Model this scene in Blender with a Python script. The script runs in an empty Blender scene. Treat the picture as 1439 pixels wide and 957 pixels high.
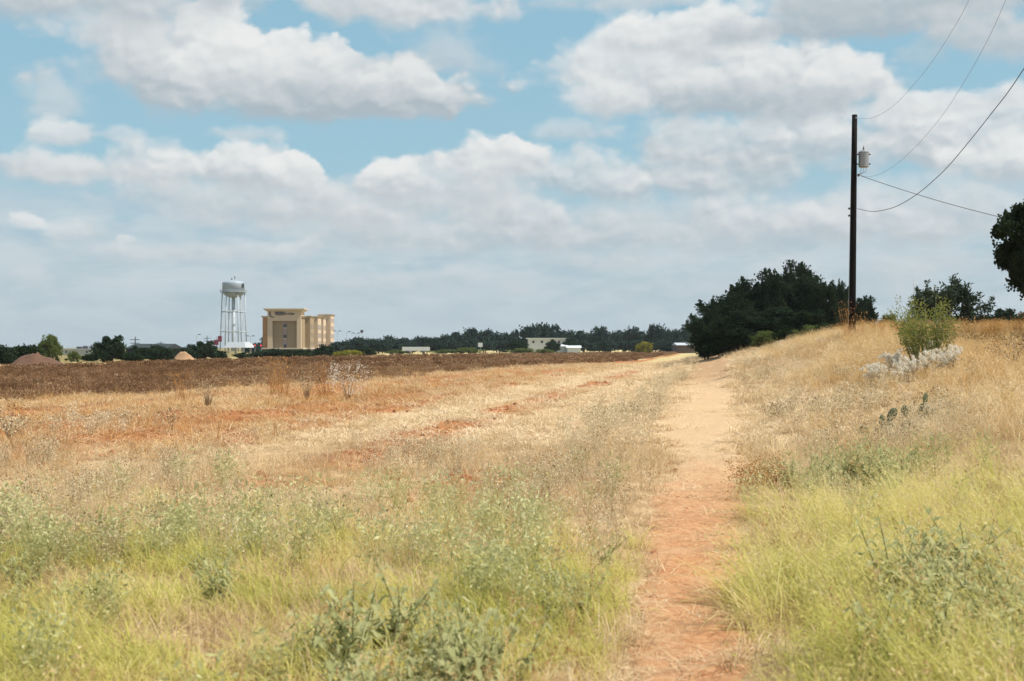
import bpy, bmesh, math, random
import numpy as np
from mathutils import Vector, Matrix, Euler

R = math.radians
F = 1800.0          # focal length in photo pixels
HZ = 488.0          # horizon row in the photo
EYE = 1.6
SC = bpy.context.scene
COL = SC.collection
rng = np.random.default_rng(7)
random.seed(7)

# ------------------------------------------------------------------ basics
def tag(o, label=None, cat=None, group=None, kind=None):
    if label: o['label'] = label
    if cat: o['category'] = cat
    if group: o['group'] = group
    if kind: o['kind'] = kind
    return o

def empty(name, loc, label=None, cat=None, group=None, rz=0.0):
    o = bpy.data.objects.new(name, None)
    COL.objects.link(o)
    o.location = loc
    o.rotation_euler = (0, 0, rz)
    o.empty_display_size = 0.2
    return tag(o, label, cat, group)

def link_mesh(name, me, mat=None, parent=None):
    o = bpy.data.objects.new(name, me)
    COL.objects.link(o)
    if mat is not None and len(me.materials) == 0:
        me.materials.append(mat)
    if parent is not None:
        o.parent = parent
    return o

def copy_tree(o, parent=None):
    c = o.copy(); COL.objects.link(c)
    if parent is not None: c.parent = parent
    for ch in [k for k in COL.objects if k.parent == o]:
        copy_tree(ch, c)
    return c

def ss(a, b, x):
    t = np.clip((x - a) / (b - a), 0, 1)
    return t * t * (3 - 2 * t)

# value noise ------------------------------------------------------
def _hash(ix, iy, s):
    n = (ix.astype(np.int64) * 374761393 + iy.astype(np.int64) * 668265263 + s * 974711) & 0xffffffff
    n = ((n ^ (n >> 13)) * 1274126177) & 0xffffffff
    n = n ^ (n >> 16)
    return (n & 0xffff) / 65535.0

def vnoise(x, y, s=0):
    x = np.asarray(x, float); y = np.asarray(y, float)
    ix = np.floor(x); iy = np.floor(y)
    fx = x - ix; fy = y - iy
    fx = fx * fx * (3 - 2 * fx); fy = fy * fy * (3 - 2 * fy)
    a = _hash(ix, iy, s); b = _hash(ix + 1, iy, s); c = _hash(ix, iy + 1, s); d = _hash(ix + 1, iy + 1, s)
    return (a * (1 - fx) + b * fx) * (1 - fy) + (c * (1 - fx) + d * fx) * fy

def fbm(x, y, s=0, o=4):
    v = 0; a = 0.5; t = 0
    for k in range(o):
        v = v + a * vnoise(x * 2 ** k + 17.3 * k, y * 2 ** k - 9.1 * k, s + k); t += a; a *= 0.5
    return v / t

# ------------------------------------------------------------------ terrain
def Xp(Y):
    return 0.82 + 0.158 * (np.asarray(Y, float) - 6.15)

def hw(Y):
    return np.interp(Y, [0, 6, 10, 14, 26, 46, 70, 110], [.14, .16, .33, .42, .74, .95, 1.0, 0.9])

def T(X, Y):
    X = np.asarray(X, float); Y = np.asarray(Y, float)
    u = X - Xp(Y)
    H = np.interp(Y, [-20, 0, 6, 15, 25, 35, 45, 55, 70, 120, 200, 420], [.2, .25, .3, .60, 1.05, 1.55, 1.95, 2.25, 2.5, 2.5, 1.5, 0])
    s0 = np.interp(Y, [0, 15, 40, 70, 100], [.5, .8, .6, -3, -7])
    s1 = np.interp(Y, [0, 6, 25, 55, 75, 100], [4, 4, 6.5, 7.4, 9, 9])
    z = H * ss(0, 1, (u - s0) / (s1 - s0))
    z = z - 0.05 * np.exp(-(u / (hw(Y) + .15)) ** 2) * (Y < 130)
    z = z + 0.14 * (fbm(X / 5.0, Y / 5.0, 3, 3) - .5) * np.clip(1.2 - np.abs(Y) / 500, 0, 1)
    z = z + 0.05 * (vnoise(X / .8, Y / .8, 5) - .5) * (np.abs(Y) < 120)
    # shallow furrows running with the field
    f = np.sin(u * 2 * math.pi / 2.9 + 1.2 * fbm(X / 9, Y / 9, 8, 2))
    z = z + 0.045 * f * ss(-3.5, -5.5, u) * ss(120, 80, Y) * ss(5, 11, Y)
    # the hotel stands on a pad a little below the field
    z = z - 2.3 * np.exp(-(((X + 70) / 60) ** 2 + ((Y - 490) / 75) ** 2) ** 2)
    # the ploughed field falls away gently to the left
    z = z - 0.25 * ss(-15, -45, X) * ss(30, 90, Y)
    return z

def t1(x, y):
    return float(T(np.array([x]), np.array([y]))[0])

def at(px, py, Y):
    return Vector(((px - 719.5) / F * Y, Y, EYE + (HZ - py) / F * Y))

def X_of(px, Y):
    return (px - 719.5) / F * Y

# ------------------------------------------------------------------ material helpers
class NT:
    def __init__(s, nt): s.nt = nt
    def n(s, typ, **kw):
        nd = s.nt.nodes.new(typ)
        for k, v in kw.items():
            if k in nd.bl_rna.properties.keys() or hasattr(nd, k):
                setattr(nd, k, v)
        return nd
    def l(s, a, b): s.nt.links.new(a, b)
    def val(s, sock, v):
        if hasattr(v, 'is_output') or isinstance(v, bpy.types.NodeSocket): s.l(v, sock)
        else: sock.default_value = v
    def math(s, op, a, b=None, c=None, clamp=False):
        nd = s.nt.nodes.new('ShaderNodeMath'); nd.operation = op; nd.use_clamp = clamp
        s.val(nd.inputs[0], a)
        if b is not None: s.val(nd.inputs[1], b)
        if c is not None: s.val(nd.inputs[2], c)
        return nd.outputs[0]
    def vm(s, op, a, b=None, c=None):
        nd = s.nt.nodes.new('ShaderNodeVectorMath'); nd.operation = op
        s.val(nd.inputs[0], a)
        if b is not None: s.val(nd.inputs[1], b)
        if c is not None: s.val(nd.inputs[2], c)
        return nd.outputs['Value'] if op in ('LENGTH', 'DOT_PRODUCT', 'DISTANCE') else nd.outputs['Vector']
    def mr(s, v, a, b, c=0.0, d=1.0, smooth=True):
        nd = s.nt.nodes.new('ShaderNodeMapRange')
        nd.interpolation_type = 'SMOOTHSTEP' if smooth else 'LINEAR'
        s.val(nd.inputs[0], v); s.val(nd.inputs[1], a); s.val(nd.inputs[2], b); s.val(nd.inputs[3], c); s.val(nd.inputs[4], d)
        return nd.outputs[0]
    def mix(s, f, a, b, typ='RGBA', blend='MIX'):
        nd = s.nt.nodes.new('ShaderNodeMix'); nd.data_type = typ
        if typ == 'RGBA':
            nd.blend_type = blend; i = (0, 6, 7); o = 2
        else:
            i = (0, 2, 3); o = 0
        s.val(nd.inputs[i[0]], f); s.val(nd.inputs[i[1]], a); s.val(nd.inputs[i[2]], b)
        return nd.outputs[o]
    def noise(s, vec, scale, detail=4, rough=.55, dist=0.0, dim='3D'):
        nd = s.nt.nodes.new('ShaderNodeTexNoise'); nd.noise_dimensions = dim
        if vec is not None: s.l(vec, nd.inputs['Vector'])
        nd.inputs['Scale'].default_value = scale; nd.inputs['Detail'].default_value = detail
        nd.inputs['Roughness'].default_value = rough; nd.inputs['Distortion'].default_value = dist
        return nd.outputs[0]
    def ramp(s, fac, stops, interp='LINEAR'):
        nd = s.nt.nodes.new('ShaderNodeValToRGB'); cr = nd.color_ramp; cr.interpolation = interp
        while len(cr.elements) < len(stops): cr.elements.new(0.5)
        for e, (p, c) in zip(cr.elements, stops):
            e.position = p; e.color = (*c, 1) if len(c) == 3 else c
        s.val(nd.inputs[0], fac)
        return nd.outputs[0]

def new_mat(name):
    m = bpy.data.materials.new(name); m.use_nodes = True
    m.node_tree.nodes.clear()
    t = NT(m.node_tree)
    out = t.n('ShaderNodeOutputMaterial')
    return m, t, out

def rgb(c): return (*c, 1.0)

def plain(name, col, rough=.7, metal=0.0, var=.18, scale=6.0, emit=None, bump=0.0):
    m, t, out = new_mat(name)
    b = t.n('ShaderNodeBsdfPrincipled')
    tc = t.n('ShaderNodeTexCoord').outputs['Object']
    nz = t.noise(tc, scale, 5, .65)
    c = t.mix(nz, rgb([max(0, x * (1 - var)) for x in col]), rgb([min(1, x * (1 + var)) for x in col]))
    t.l(c, b.inputs['Base Color'])
    b.inputs['Roughness'].default_value = rough; b.inputs['Metallic'].default_value = metal
    if emit:
        b.inputs['Emission Color'].default_value = rgb(emit[0]); b.inputs['Emission Strength'].default_value = emit[1]
    if bump:
        bp = t.n('ShaderNodeBump'); bp.inputs['Strength'].default_value = bump
        t.l(t.noise(tc, scale * 3, 6, .7), bp.inputs['Height']); t.l(bp.outputs[0], b.inputs['Normal'])
    t.l(b.outputs[0], out.inputs[0])
    return m

def foliage(name, stops, transl=.35, tintw=.5, rough=.6, spec=False):
    """leaf / blade material: colour varies per leaf ('rnd') and per plant ('tint')."""
    m, t, out = new_mat(name)
    a = t.n('ShaderNodeAttribute', attribute_name='rnd'); a.attribute_type = 'GEOMETRY'
    b = t.n('ShaderNodeAttribute', attribute_name='tint'); b.attribute_type = 'INSTANCER'
    oi = t.n('ShaderNodeObjectInfo')
    f = t.math('MULTIPLY_ADD', a.outputs['Fac'], 1 - tintw, t.math('MULTIPLY', b.outputs['Fac'], tintw))
    f = t.math('MULTIPLY_ADD', oi.outputs['Random'], .12, f, clamp=True)
    c = t.ramp(f, stops)
    d = t.n('ShaderNodeBsdfDiffuse'); t.l(c, d.inputs['Color'])
    tr = t.n('ShaderNodeBsdfTranslucent'); t.l(c, tr.inputs['Color'])
    mx = t.n('ShaderNodeMixShader'); mx.inputs[0].default_value = transl
    t.l(d.outputs[0], mx.inputs[1]); t.l(tr.outputs[0], mx.inputs[2])
    last = mx.outputs[0]
    if spec:
        g = t.n('ShaderNodeBsdfGlossy'); g.inputs['Roughness'].default_value = .45
        g.inputs['Color'].default_value = (1, 1, 1, 1)
        m2 = t.n('ShaderNodeMixShader'); m2.inputs[0].default_value = .06
        t.l(last, m2.inputs[1]); t.l(g.outputs[0], m2.inputs[2]); last = m2.outputs[0]
    t.l(last, out.inputs[0])
    return m

# ------------------------------------------------------------------ mesh helpers (numpy)
class Acc:
    def __init__(s): s.v = []; s.f = []; s.r = []; s.n = 0
    def add(s, v, f, r=None):
        v = np.asarray(v, float).reshape(-1, 3)
        for q in f: s.f.append([int(i) + s.n for i in q])
        s.v.append(v); s.n += len(v)
        s.r.append(np.full(len(v), .5) if r is None else np.broadcast_to(np.asarray(r, float), (len(v),)))
    def addq(s, v, fq, r):
        s.v.append(v); s.f.extend((fq + s.n).tolist()); s.n += len(v); s.r.append(r)
    def mesh(s, name, smooth=False):
        me = bpy.data.meshes.new(name)
        v = np.concatenate(s.v) if s.v else np.zeros((0, 3))
        me.from_pydata(v.tolist(), [], s.f)
        at_ = me.attributes.new('rnd', 'FLOAT', 'POINT')
        at_.data.foreach_set('value', np.concatenate(s.r).astype(np.float32))
        if smooth: me.polygons.foreach_set('use_smooth', [True] * len(me.polygons))
        me.update()
        return me

def unit(a): return a / np.maximum(np.linalg.norm(a, axis=-1, keepdims=True), 1e-9)

def blades(acc, N, r, base_r=.1, L=(.2, .4), W=.004, lean=(.1, .5), curve=.5, az=None, azs=6.3, nseg=3, z0=0.0, rr=(0, 1), zs=None):
    """N tapered curved grass blades"""
    a = r.uniform(0, 2 * math.pi, N); rad = base_r * np.sqrt(r.random(N))
    bx = rad * np.cos(a); by = rad * np.sin(a)
    ll = r.uniform(L[0], L[1], N)
    th = (az if az is not None else 0) + r.normal(0, 1, N) * azs if az is not None else r.uniform(0, 2 * math.pi, N)
    le = r.uniform(lean[0], lean[1], N); cu = curve * r.uniform(.3, 1.3, N)
    w = W * r.uniform(.6, 1.4, N)
    ca, sa = np.cos(th), np.sin(th)
    # side vector with random twist
    tw = r.uniform(-.9, .9, N)
    sx, sy = -np.sin(th + tw), np.cos(th + tw)
    V = np.zeros((N, 2 * nseg + 1, 3))
    px, pz = np.zeros(N), np.zeros(N) + (zs if zs is not None else z0)
    ang = le.copy()
    for k in range(nseg + 1):
        t = k / nseg
        wk = w * (1 - t) ** .7 * (0.75 + .25 * min(1, t * 4))
        cx = bx + px * ca; cy = by + px * sa
        if k < nseg:
            V[:, 2 * k, 0] = cx - sx * wk; V[:, 2 * k, 1] = cy - sy * wk; V[:, 2 * k, 2] = pz
            V[:, 2 * k + 1, 0] = cx + sx * wk; V[:, 2 * k + 1, 1] = cy + sy * wk; V[:, 2 * k + 1, 2] = pz
        else:
            V[:, 2 * k, 0] = cx; V[:, 2 * k, 1] = cy; V[:, 2 * k, 2] = pz
        px = px + np.sin(ang) * ll / nseg; pz = pz + np.cos(ang) * ll / nseg
        ang = ang + cu * (1.0 / nseg) * 1.6
    m = 2 * nseg + 1
    fs = []
    for k in range(nseg - 1):
        fs.append([2 * k, 2 * k + 1, 2 * k + 3, 2 * k + 2])
    fq = (np.array(fs)[None] + (np.arange(N) * m)[:, None, None]).reshape(-1, 4) if fs else np.zeros((0, 4), int)
    tri = (np.array([[2 * nseg - 2, 2 * nseg - 1, 2 * nseg]])[None] + (np.arange(N) * m)[:, None, None]).reshape(-1, 3)
    rv = np.repeat(r.uniform(rr[0], rr[1], N), m)
    n0 = acc.n
    acc.v.append(V.reshape(-1, 3)); acc.r.append(rv); acc.n += N * m
    acc.f.extend((fq + n0).tolist()); acc.f.extend((tri + n0).tolist())

def leaves(acc, P, r, l=.05, w=.018, d=None, dspread=1.0, fold=.25, rnd=None, lr=(.6, 1.3)):
    """diamond leaves, slightly folded along the midrib, at points P; d = preferred direction"""
    N = len(P)
    a = unit(r.normal(0, 1, (N, 3)) * dspread + (0 if d is None else d))
    q = r.normal(0, 1, (N, 3)); q[:, 2] *= .4
    b = unit(np.cross(a, q)); c = np.cross(a, b)
    ll = (l * r.uniform(lr[0], lr[1], N))[:, None]; ww = (w * r.uniform(.7, 1.3, N))[:, None]
    V = np.stack([P, P + a * ll * .45 + b * ww + c * ww * fold, P + a * ll, P + a * ll * .45 - b * ww + c * ww * fold], 1)
    f = (np.array([[0, 1, 2, 3]]) + (np.arange(N) * 4)[:, None])
    rv = r.random(N) if rnd is None else rnd
    acc.addq(V.reshape(-1, 3), f, np.repeat(rv, 4))

def tube(acc, pts, rad, n=6, r=.5, cap=True):
    pts = [Vector(p) for p in pts]
    if not hasattr(rad, '__len__'): rad = [rad] * len(pts)
    V = []; Fs = []
    up = Vector((0.13, .21, 1)).normalized()
    for i, p in enumerate(pts):
        d = (pts[min(i + 1, len(pts) - 1)] - pts[max(i - 1, 0)])
        d = d.normalized() if d.length > 1e-9 else Vector((0, 0, 1))
        ref = up if abs(d.dot(up)) < .95 else Vector((1, 0, 0))
        s = d.cross(ref).normalized(); t = s.cross(d)
        for k in range(n):
            an = 2 * math.pi * k / n
            V.append(p + (s * math.cos(an) + t * math.sin(an)) * rad[i])
    for i in range(len(pts) - 1):
        for k in range(n):
            Fs.append([i * n + k, i * n + (k + 1) % n, (i + 1) * n + (k + 1) % n, (i + 1) * n + k])
    if cap:
        Fs.append(list(range(n))[::-1]); Fs.append([(len(pts) - 1) * n + k for k in range(n)])
    acc.add([tuple(v) for v in V], Fs, r)

def box(acc, x0, x1, y0, y1, z0, z1, r=.5):
    v = [(x0, y0, z0), (x1, y0, z0), (x1, y1, z0), (x0, y1, z0), (x0, y0, z1), (x1, y0, z1), (x1, y1, z1), (x0, y1, z1)]
    acc.add(v, [[3, 2, 1, 0], [4, 5, 6, 7], [0, 1, 5, 4], [1, 2, 6, 5], [2, 3, 7, 6], [3, 0, 4, 7]], r)

def frustum(acc, x0, x1, y0, y1, z0, x0b, x1b, y0b, y1b, z1):
    v = [(x0, y0, z0), (x1, y0, z0), (x1, y1, z0), (x0, y1, z0), (x0b, y0b, z1), (x1b, y0b, z1), (x1b, y1b, z1), (x0b, y1b, z1)]
    acc.add(v, [[3, 2, 1, 0], [4, 5, 6, 7], [0, 1, 5, 4], [1, 2, 6, 5], [2, 3, 7, 6], [3, 0, 4, 7]])

def lathe(acc, prof, n=32, c=(0, 0)):
    V = []; Fs = []
    for (rad, z) in prof:
        for k in range(n):
            a = 2 * math.pi * k / n
            V.append((c[0] + rad * math.cos(a), c[1] + rad * math.sin(a), z))
    for i in range(len(prof) - 1):
        for k in range(n):
            Fs.append([i * n + k, i * n + (k + 1) % n, (i + 1) * n + (k + 1) % n, (i + 1) * n + k])
    Fs.append(list(range(n))[::-1]); Fs.append([(len(prof) - 1) * n + k for k in range(n)])
    acc.add(V, Fs)

def build(acc, name, mat, parent=None, smooth=False):
    return link_mesh(name, acc.mesh(name, smooth), mat, parent)

# ------------------------------------------------------------------ camera
cam_d = bpy.data.cameras.new('camera'); cam = bpy.data.objects.new('camera', cam_d); COL.objects.link(cam)
SC.camera = cam
cam_d.sensor_width = 36; cam_d.lens = 36 * F / 1439.0
cam.location = (0, 0, EYE)
cam.rotation_euler = (R(90) + math.atan((HZ - 478.5) / F), 0, 0)
cam_d.clip_start = .1; cam_d.clip_end = 30000
cam_d.dof.use_dof = True; cam_d.dof.focus_distance = 32; cam_d.dof.aperture_fstop = 3.8

# ------------------------------------------------------------------ light
SUN_AZ, SUN_EL = R(100), R(56)
sd = Vector((math.sin(SUN_AZ) * math.cos(SUN_EL), math.cos(SUN_AZ) * math.cos(SUN_EL), math.sin(SUN_EL)))
sl = bpy.data.lights.new('sun', 'SUN'); sl.energy = 4.8; sl.angle = R(.53); sl.color = (1, .95, .86)
so = bpy.data.objects.new('sun', sl); COL.objects.link(so)
so.rotation_euler = (-sd).to_track_quat('-Z', 'Y').to_euler()
so.location = (20, -10, 40)

# ------------------------------------------------------------------ world sky with clouds
W = bpy.data.worlds.new('World'); SC.world = W; W.use_nodes = True
W.node_tree.nodes.clear()
w = NT(W.node_tree)
wo = w.n('ShaderNodeOutputWorld'); bg = w.n('ShaderNodeBackground')
SKY = 0.1
bg.inputs['Strength'].default_value = SKY
sky = w.n('ShaderNodeTexSky'); sky.sky_type = 'NISHITA'; sky.sun_disc = False
sky.sun_elevation = SUN_EL; sky.sun_rotation = SUN_AZ
sky.air_density = 1.0; sky.dust_density = 1.2; sky.ozone_density = 1.5
gen = w.n('ShaderNodeTexCoord').outputs['Generated']
sep = w.n('ShaderNodeSeparateXYZ'); w.l(gen, sep.inputs[0])
az = w.math('ARCTAN2', sep.outputs[0], sep.outputs[1])
el = w.math('ARCSINE', sep.outputs[2])
PX = 1000.0     # cloud coordinates: thousandths of a radian
cmb = w.n('ShaderNodeCombineXYZ')
w.l(w.math('MULTIPLY', az, PX), cmb.inputs[0]); w.l(w.math('MULTIPLY', el, PX), cmb.inputs[1])
P0 = cmb.outputs[0]

def sky_lin(srgb):
    return tuple(((c / 255 / 12.92) if c / 255 <= .04045 else ((c / 255 + .055) / 1.055) ** 2.4) / SKY * 2 ** -.34 for c in srgb)
# wobble the coordinates, then take puffy cell noise
wn = w.n('ShaderNodeTexNoise'); wn.inputs['Scale'].default_value = .03; wn.inputs['Detail'].default_value = 4
wn.inputs['Roughness'].default_value = .6
w.l(P0, wn.inputs['Vector'])
wob = w.vm('MULTIPLY', w.vm('SUBTRACT', wn.outputs['Color'], (.5, .5, .5)), (26, 15, 0))
P1 = w.vm('ADD', P0, wob)
Pst = w.vm('MULTIPLY', P1, (.75, 1.1, 1))
def puff(vec):
    v = w.n('ShaderNodeTexVoronoi'); v.feature = 'SMOOTH_F1'; v.voronoi_dimensions = '2D'
    v.inputs['Scale'].default_value = .024; v.inputs['Detail'].default_value = 2.0
    v.inputs['Roughness'].default_value = .45; v.inputs['Lacunarity'].default_value = 2.3
    v.inputs['Smoothness'].default_value = .35
    w.l(vec, v.inputs['Vector'])
    return v.outputs['Distance']
b0 = puff(Pst)
b1 = puff(w.vm('ADD', Pst, (3.0, 6.0, 0)))
relief = w.math('MULTIPLY', w.math('SUBTRACT', b1, b0), .75)
fine = w.noise(w.vm('MULTIPLY', P0, (.7, 1.2, 1)), .07, 6, .62, .3)
soft = w.noise(w.vm('MULTIPLY', P0, (.5, 1.5, 1)), .022, 5, .6, .4)
soft2 = w.noise(w.vm('MULTIPLY', P0, (.45, 1.9, 1)), .035, 5, .6, .2)
# clear sky, greyer towards the horizon
elp = w.math('MULTIPLY', el, PX)
blue = w.mix(.86, sky.outputs[0], w.ramp(w.mr(elp, 0, 290, smooth=False), [(0, sky_lin((176, 193, 202))), (.22, sky_lin((166, 193, 207))), (.5, sky_lin((158, 199, 215))), (1, sky_lin((145, 191, 213)))]))
col = blue
# thin high stratus everywhere else in the sky so that the light stays soft
WHITE = rgb(sky_lin((236, 237, 236))); GREY = rgb(sky_lin((172, 185, 194))); MID = rgb(sky_lin((203, 209, 213)))
# broad hazy veil low down
veil = w.math('MULTIPLY', w.mr(elp, 140, 80), w.mr(w.math('ADD', soft, w.math('MULTIPLY', soft2, .35)), .42, .78))
veilc = w.mix(soft2, rgb(sky_lin((177, 196, 207))), rgb(sky_lin((222, 227, 229))))
col = w.mix(w.math('MULTIPLY', veil, .85), col, veilc)
# generic clouds outside the photographed part
outside = w.math('MAXIMUM', w.mr(w.math('ABSOLUTE', az), .43, .6), w.mr(el, .30, .42))
gc = w.math('MULTIPLY', w.mr(w.math('ADD', w.math('MULTIPLY', soft, .8), w.math('MULTIPLY', fine, .2)), .46, .58), outside)
gc = w.math('MULTIPLY', gc, w.mr(el, -.02, .05))
col = w.mix(gc, col, w.mix(w.mr(soft2, .35, .65), GREY, WHITE))

# one cumulus as a node group; each photographed cloud is one use of it
cg = bpy.data.node_groups.new('cumulus', 'ShaderNodeTree')
for nm, ty in (('Color', 'NodeSocketColor'), ('P', 'NodeSocketVector'), ('Puff', 'NodeSocketFloat'), ('Fine', 'NodeSocketFloat'), ('Relief', 'NodeSocketFloat'), ('Scale', 'NodeSocketVector'), ('Offset', 'NodeSocketVector'),
               ('Flat', 'NodeSocketFloat'), ('Rough', 'NodeSocketFloat'), ('Opacity', 'NodeSocketFloat'), ('Edge', 'NodeSocketFloat'), ('BaseEdge', 'NodeSocketFloat'), ('Low', 'NodeSocketFloat'), ('High', 'NodeSocketFloat')):
    cg.interface.new_socket(nm, in_out='INPUT', socket_type=ty)
cg.interface.new_socket('Color', in_out='OUTPUT', socket_type='NodeSocketColor')
g = NT(cg); gi = g.n('NodeGroupInput').outputs; go = g.n('NodeGroupOutput')
# (the offset is chained to the layer below so that the shader is evaluated layer by layer)
goff = g.vm('MULTIPLY_ADD', gi['Color'], (1e-12, 1e-12, 0), gi['Offset'])
gs = g.n('ShaderNodeSeparateXYZ'); g.l(g.vm('MULTIPLY_ADD', gi['P'], gi['Scale'], goff), gs.inputs[0])
gy = g.math('MAXIMUM', gs.outputs[1], g.math('MULTIPLY', g.math('MULTIPLY', gs.outputs[1], gi['Flat']), -1.0))
gr = g.math('SQRT', g.math('MULTIPLY_ADD', gs.outputs[0], gs.outputs[0], g.math('MULTIPLY', gy, gy)))
gn = g.math('MULTIPLY', g.math('SUBTRACT', g.math('MULTIPLY_ADD', gi['Fine'], .35, gi['Puff']), 1.02), gi['Rough'])
gr = g.math('ADD', gr, gn)
ge = g.mr(gs.outputs[1], .1, -.6, gi['Edge'], gi['BaseEdge'])      # bases are softer than tops
ga = g.mr(gr, 1.0, g.math('SUBTRACT', 1.0, ge), 0.0, gi['Opacity'])
gb = g.math('ADD', g.math('MULTIPLY_ADD', gs.outputs[1], .55, .42), gi['Relief'])
gb = g.math('MULTIPLY_ADD', g.math('SUBTRACT', gi['Fine'], .5), .5, gb)
gb = g.mr(gb, 0.05, .95, gi['Low'], gi['High'])
g.l(g.mix(ga, gi['Color'], g.mix(gb, GREY, WHITE)), go.inputs[0])

# photo px centre, half sizes, edge softness, opacity, brightness range
def blob(cx, cy, rx, ry, edge=.25, op=1.0, lo=.1, hi=1.0, rough=.68, flat=1.45):
    global col
    u = math.atan((cx - 719.5) / F) * PX; v = math.atan((HZ - cy) / F) * PX
    sx = F / PX / rx; sy = F / PX / ry
    nd = w.n('ShaderNodeGroup'); nd.node_tree = cg
    for nm, v_ in (('Scale', (sx, sy, 0)), ('Offset', (-u * sx, -v * sy, 0)), ('Flat', flat), ('Rough', rough), ('Opacity', op), ('Edge', edge), ('BaseEdge', min(.9, edge * 2.2 + .25)), ('Low', lo), ('High', hi)):
        nd.inputs[nm].default_value = v_
    for nm, v_ in (('Color', col), ('P', P1), ('Puff', b0), ('Fine', fine), ('Relief', relief)): w.l(v_, nd.inputs[nm])
    col = nd.outputs[0]

CLOUDS = [
    # far, low, pale rows
    (620, 330, 330, 50, .7, .6, .15, .75, .6), (1000, 330, 420, 62, .7, .6, .15, .7, .6), (1330, 310, 240, 70, .7, .6, .2, .8, .6),
    (260, 362, 190, 30, .7, .5, .25, .75, .6), (560, 405, 300, 30, .8, .4, .2, .6, .5), (1100, 405, 300, 36, .8, .4, .2, .5, .5),
    (860, 370, 150, 26, .7, .45, .2, .7, .6), (1290, 380, 120, 26, .7, .4, .2, .65, .6), (420, 350, 60, 22, .6, .5, .3, .85, .6),
    (36, 322, 26, 16, .6, .7, .6, 1.0), (110, 335, 60, 26, .7, .6, .35, .9), (178, 345, 16, 9, .6, .6, .6, 1.0), (60, 400, 70, 22, .8, .4, .4, .8),
    (490, 310, 24, 22, .5, .6, .5, 1.0), (735, 300, 90, 36, .5, .75, .1, .85), (860, 255, 150, 46, .5, .75, .1, .9), (1000, 255, 150, 50, .5, .75, .1, .9),
    (1050, 310, 100, 34, .5, .6, .15, .85), (1200, 320, 110, 34, .6, .55, .2, .85),
    (1110, 215, 260, 66, .5, .8, .05, .85), (1330, 215, 220, 66, .45, .85, .15, 1.0), (1420, 250, 90, 50, .45, .8, .2, 1.0),
    (800, 185, 80, 20, .8, .55, .3, .8),
    # middle row
    (360, 290, 200, 60, .6, .75, .25, .7), (560, 290, 170, 55, .6, .75, .3, .75), (640, 265, 130, 55, .5, .75, .35, .8),
    (80, 252, 110, 30, .5, .85, .35, .85), (40, 255, 120, 26, .6, .8, .3, .75), (85, 165, 55, 40, .7, .6, .35, .65), (90, 208, 45, 30, .45, .8, .4, .9),
    (170, 205, 40, 18, .7, .5, .5, .85), (255, 245, 130, 40, .6, .8, .3, .8), (330, 245, 110, 48, .35, .95, .25, 1.0), (415, 248, 42, 38, .25, .95, .35, 1.0),
    (545, 262, 52, 44, .3, .95, .3, 1.0), (680, 228, 88, 46, .28, .95, .3, 1.0), (700, 222, 50, 36, .25, .9, .5, 1.0), (340, 198, 70, 16, .8, .6, .5, .8),
    # big left cloud
    (640, 85, 90, 40, .9, .6, .3, .6), (160, 70, 110, 45, .6, .85, .4, .75), (260, 110, 190, 85, .55, .9, .2, .7),
    (400, 135, 260, 66, .4, .95, -.05, .65), (560, 145, 96, 50, .3, .95, .05, .85), (300, 60, 60, 60, .2, .95, .5, 1.05), (330, 115, 90, 62, .35, .8, .45, 1.05), (415, 90, 62, 50, .18, .95, .55, 1.05), (465, 85, 50, 36, .2, .9, .5, 1.0),
    (480, 150, 170, 34, .7, .85, -.1, .4), 
    # top edge, left
    (90, 6, 300, 84, .55, .95, .1, .7, .45), (60, 18, 250, 44, .7, .85, .15, .6, .15), (300, -22, 200, 46, .6, .9, .35, .7), (555, 10, 165, 48, .45, .95, .3, .9), (520, -20, 260, 40, .6, .9, .3, .6),
    # right mass
    (900, 5, 200, 26, .8, .7, .4, .6), (900, 105, 150, 80, .5, .9, .45, .95), (1000, 62, 140, 70, .4, .95, .4, 1.0), (860, 140, 90, 40, .5, .8, .5, .95), (1050, 140, 230, 64, .6, .9, .05, .85),
    (1130, 110, 120, 60, .3, .95, .3, 1.0), (1180, 130, 70, 46, .3, .9, .4, .95), (1200, 55, 230, 45, .7, .9, -.05, .3), (1300, 20, 260, 70, .7, .9, .1, .4), (1380, 85, 150, 48, .6, .9, .15, .5), (1060, 150, 150, 30, .8, .7, .0, .4),
    (1340, 165, 110, 24, .45, .8, .5, .95),
]
base_col = col
def finish(c):
    hz = w.mr(elp, 75, -5)
    b = w.n('ShaderNodeBackground'); b.inputs['Strength'].default_value = SKY
    w.l(w.mix(w.math('MULTIPLY', hz, .75), c, rgb(sky_lin((186, 202, 211)))), b.inputs['Color'])
    return b.outputs[0]
def mixs(f, a, b):
    m_ = w.n('ShaderNodeMixShader'); w.l(f, m_.inputs[0]); w.l(a, m_.inputs[1]); w.l(b, m_.inputs[2]); return m_.outputs[0]
def sector(x0, x1, y0, y1):
    """the clouds that reach into photo columns x0..x1 and rows y0..y1"""
    global col
    col = base_col
    for c in CLOUDS:
        if c[0] + 1.8 * c[2] + 35 > x0 and c[0] - 1.8 * c[2] - 35 < x1 and c[1] + 1.8 * c[3] + 25 > y0 and c[1] - 1.8 * c[3] - 25 < y1: blob(*c)
    return finish(col)
XS = [-9999, 380, 720, 1060, 9999]; YS = 215
f_el = w.math('LESS_THAN', el, math.atan((HZ - YS) / F))
f_az = [w.math('GREATER_THAN', az, math.atan((x - 719.5) / F)) for x in XS[1:4]]
cell = [mixs(f_el, sector(XS[k], XS[k + 1], -9999, YS), sector(XS[k], XS[k + 1], YS, 9999)) for k in range(4)]
front = mixs(f_az[1], mixs(f_az[0], cell[0], cell[1]), mixs(f_az[2], cell[2], cell[3]))
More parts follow.
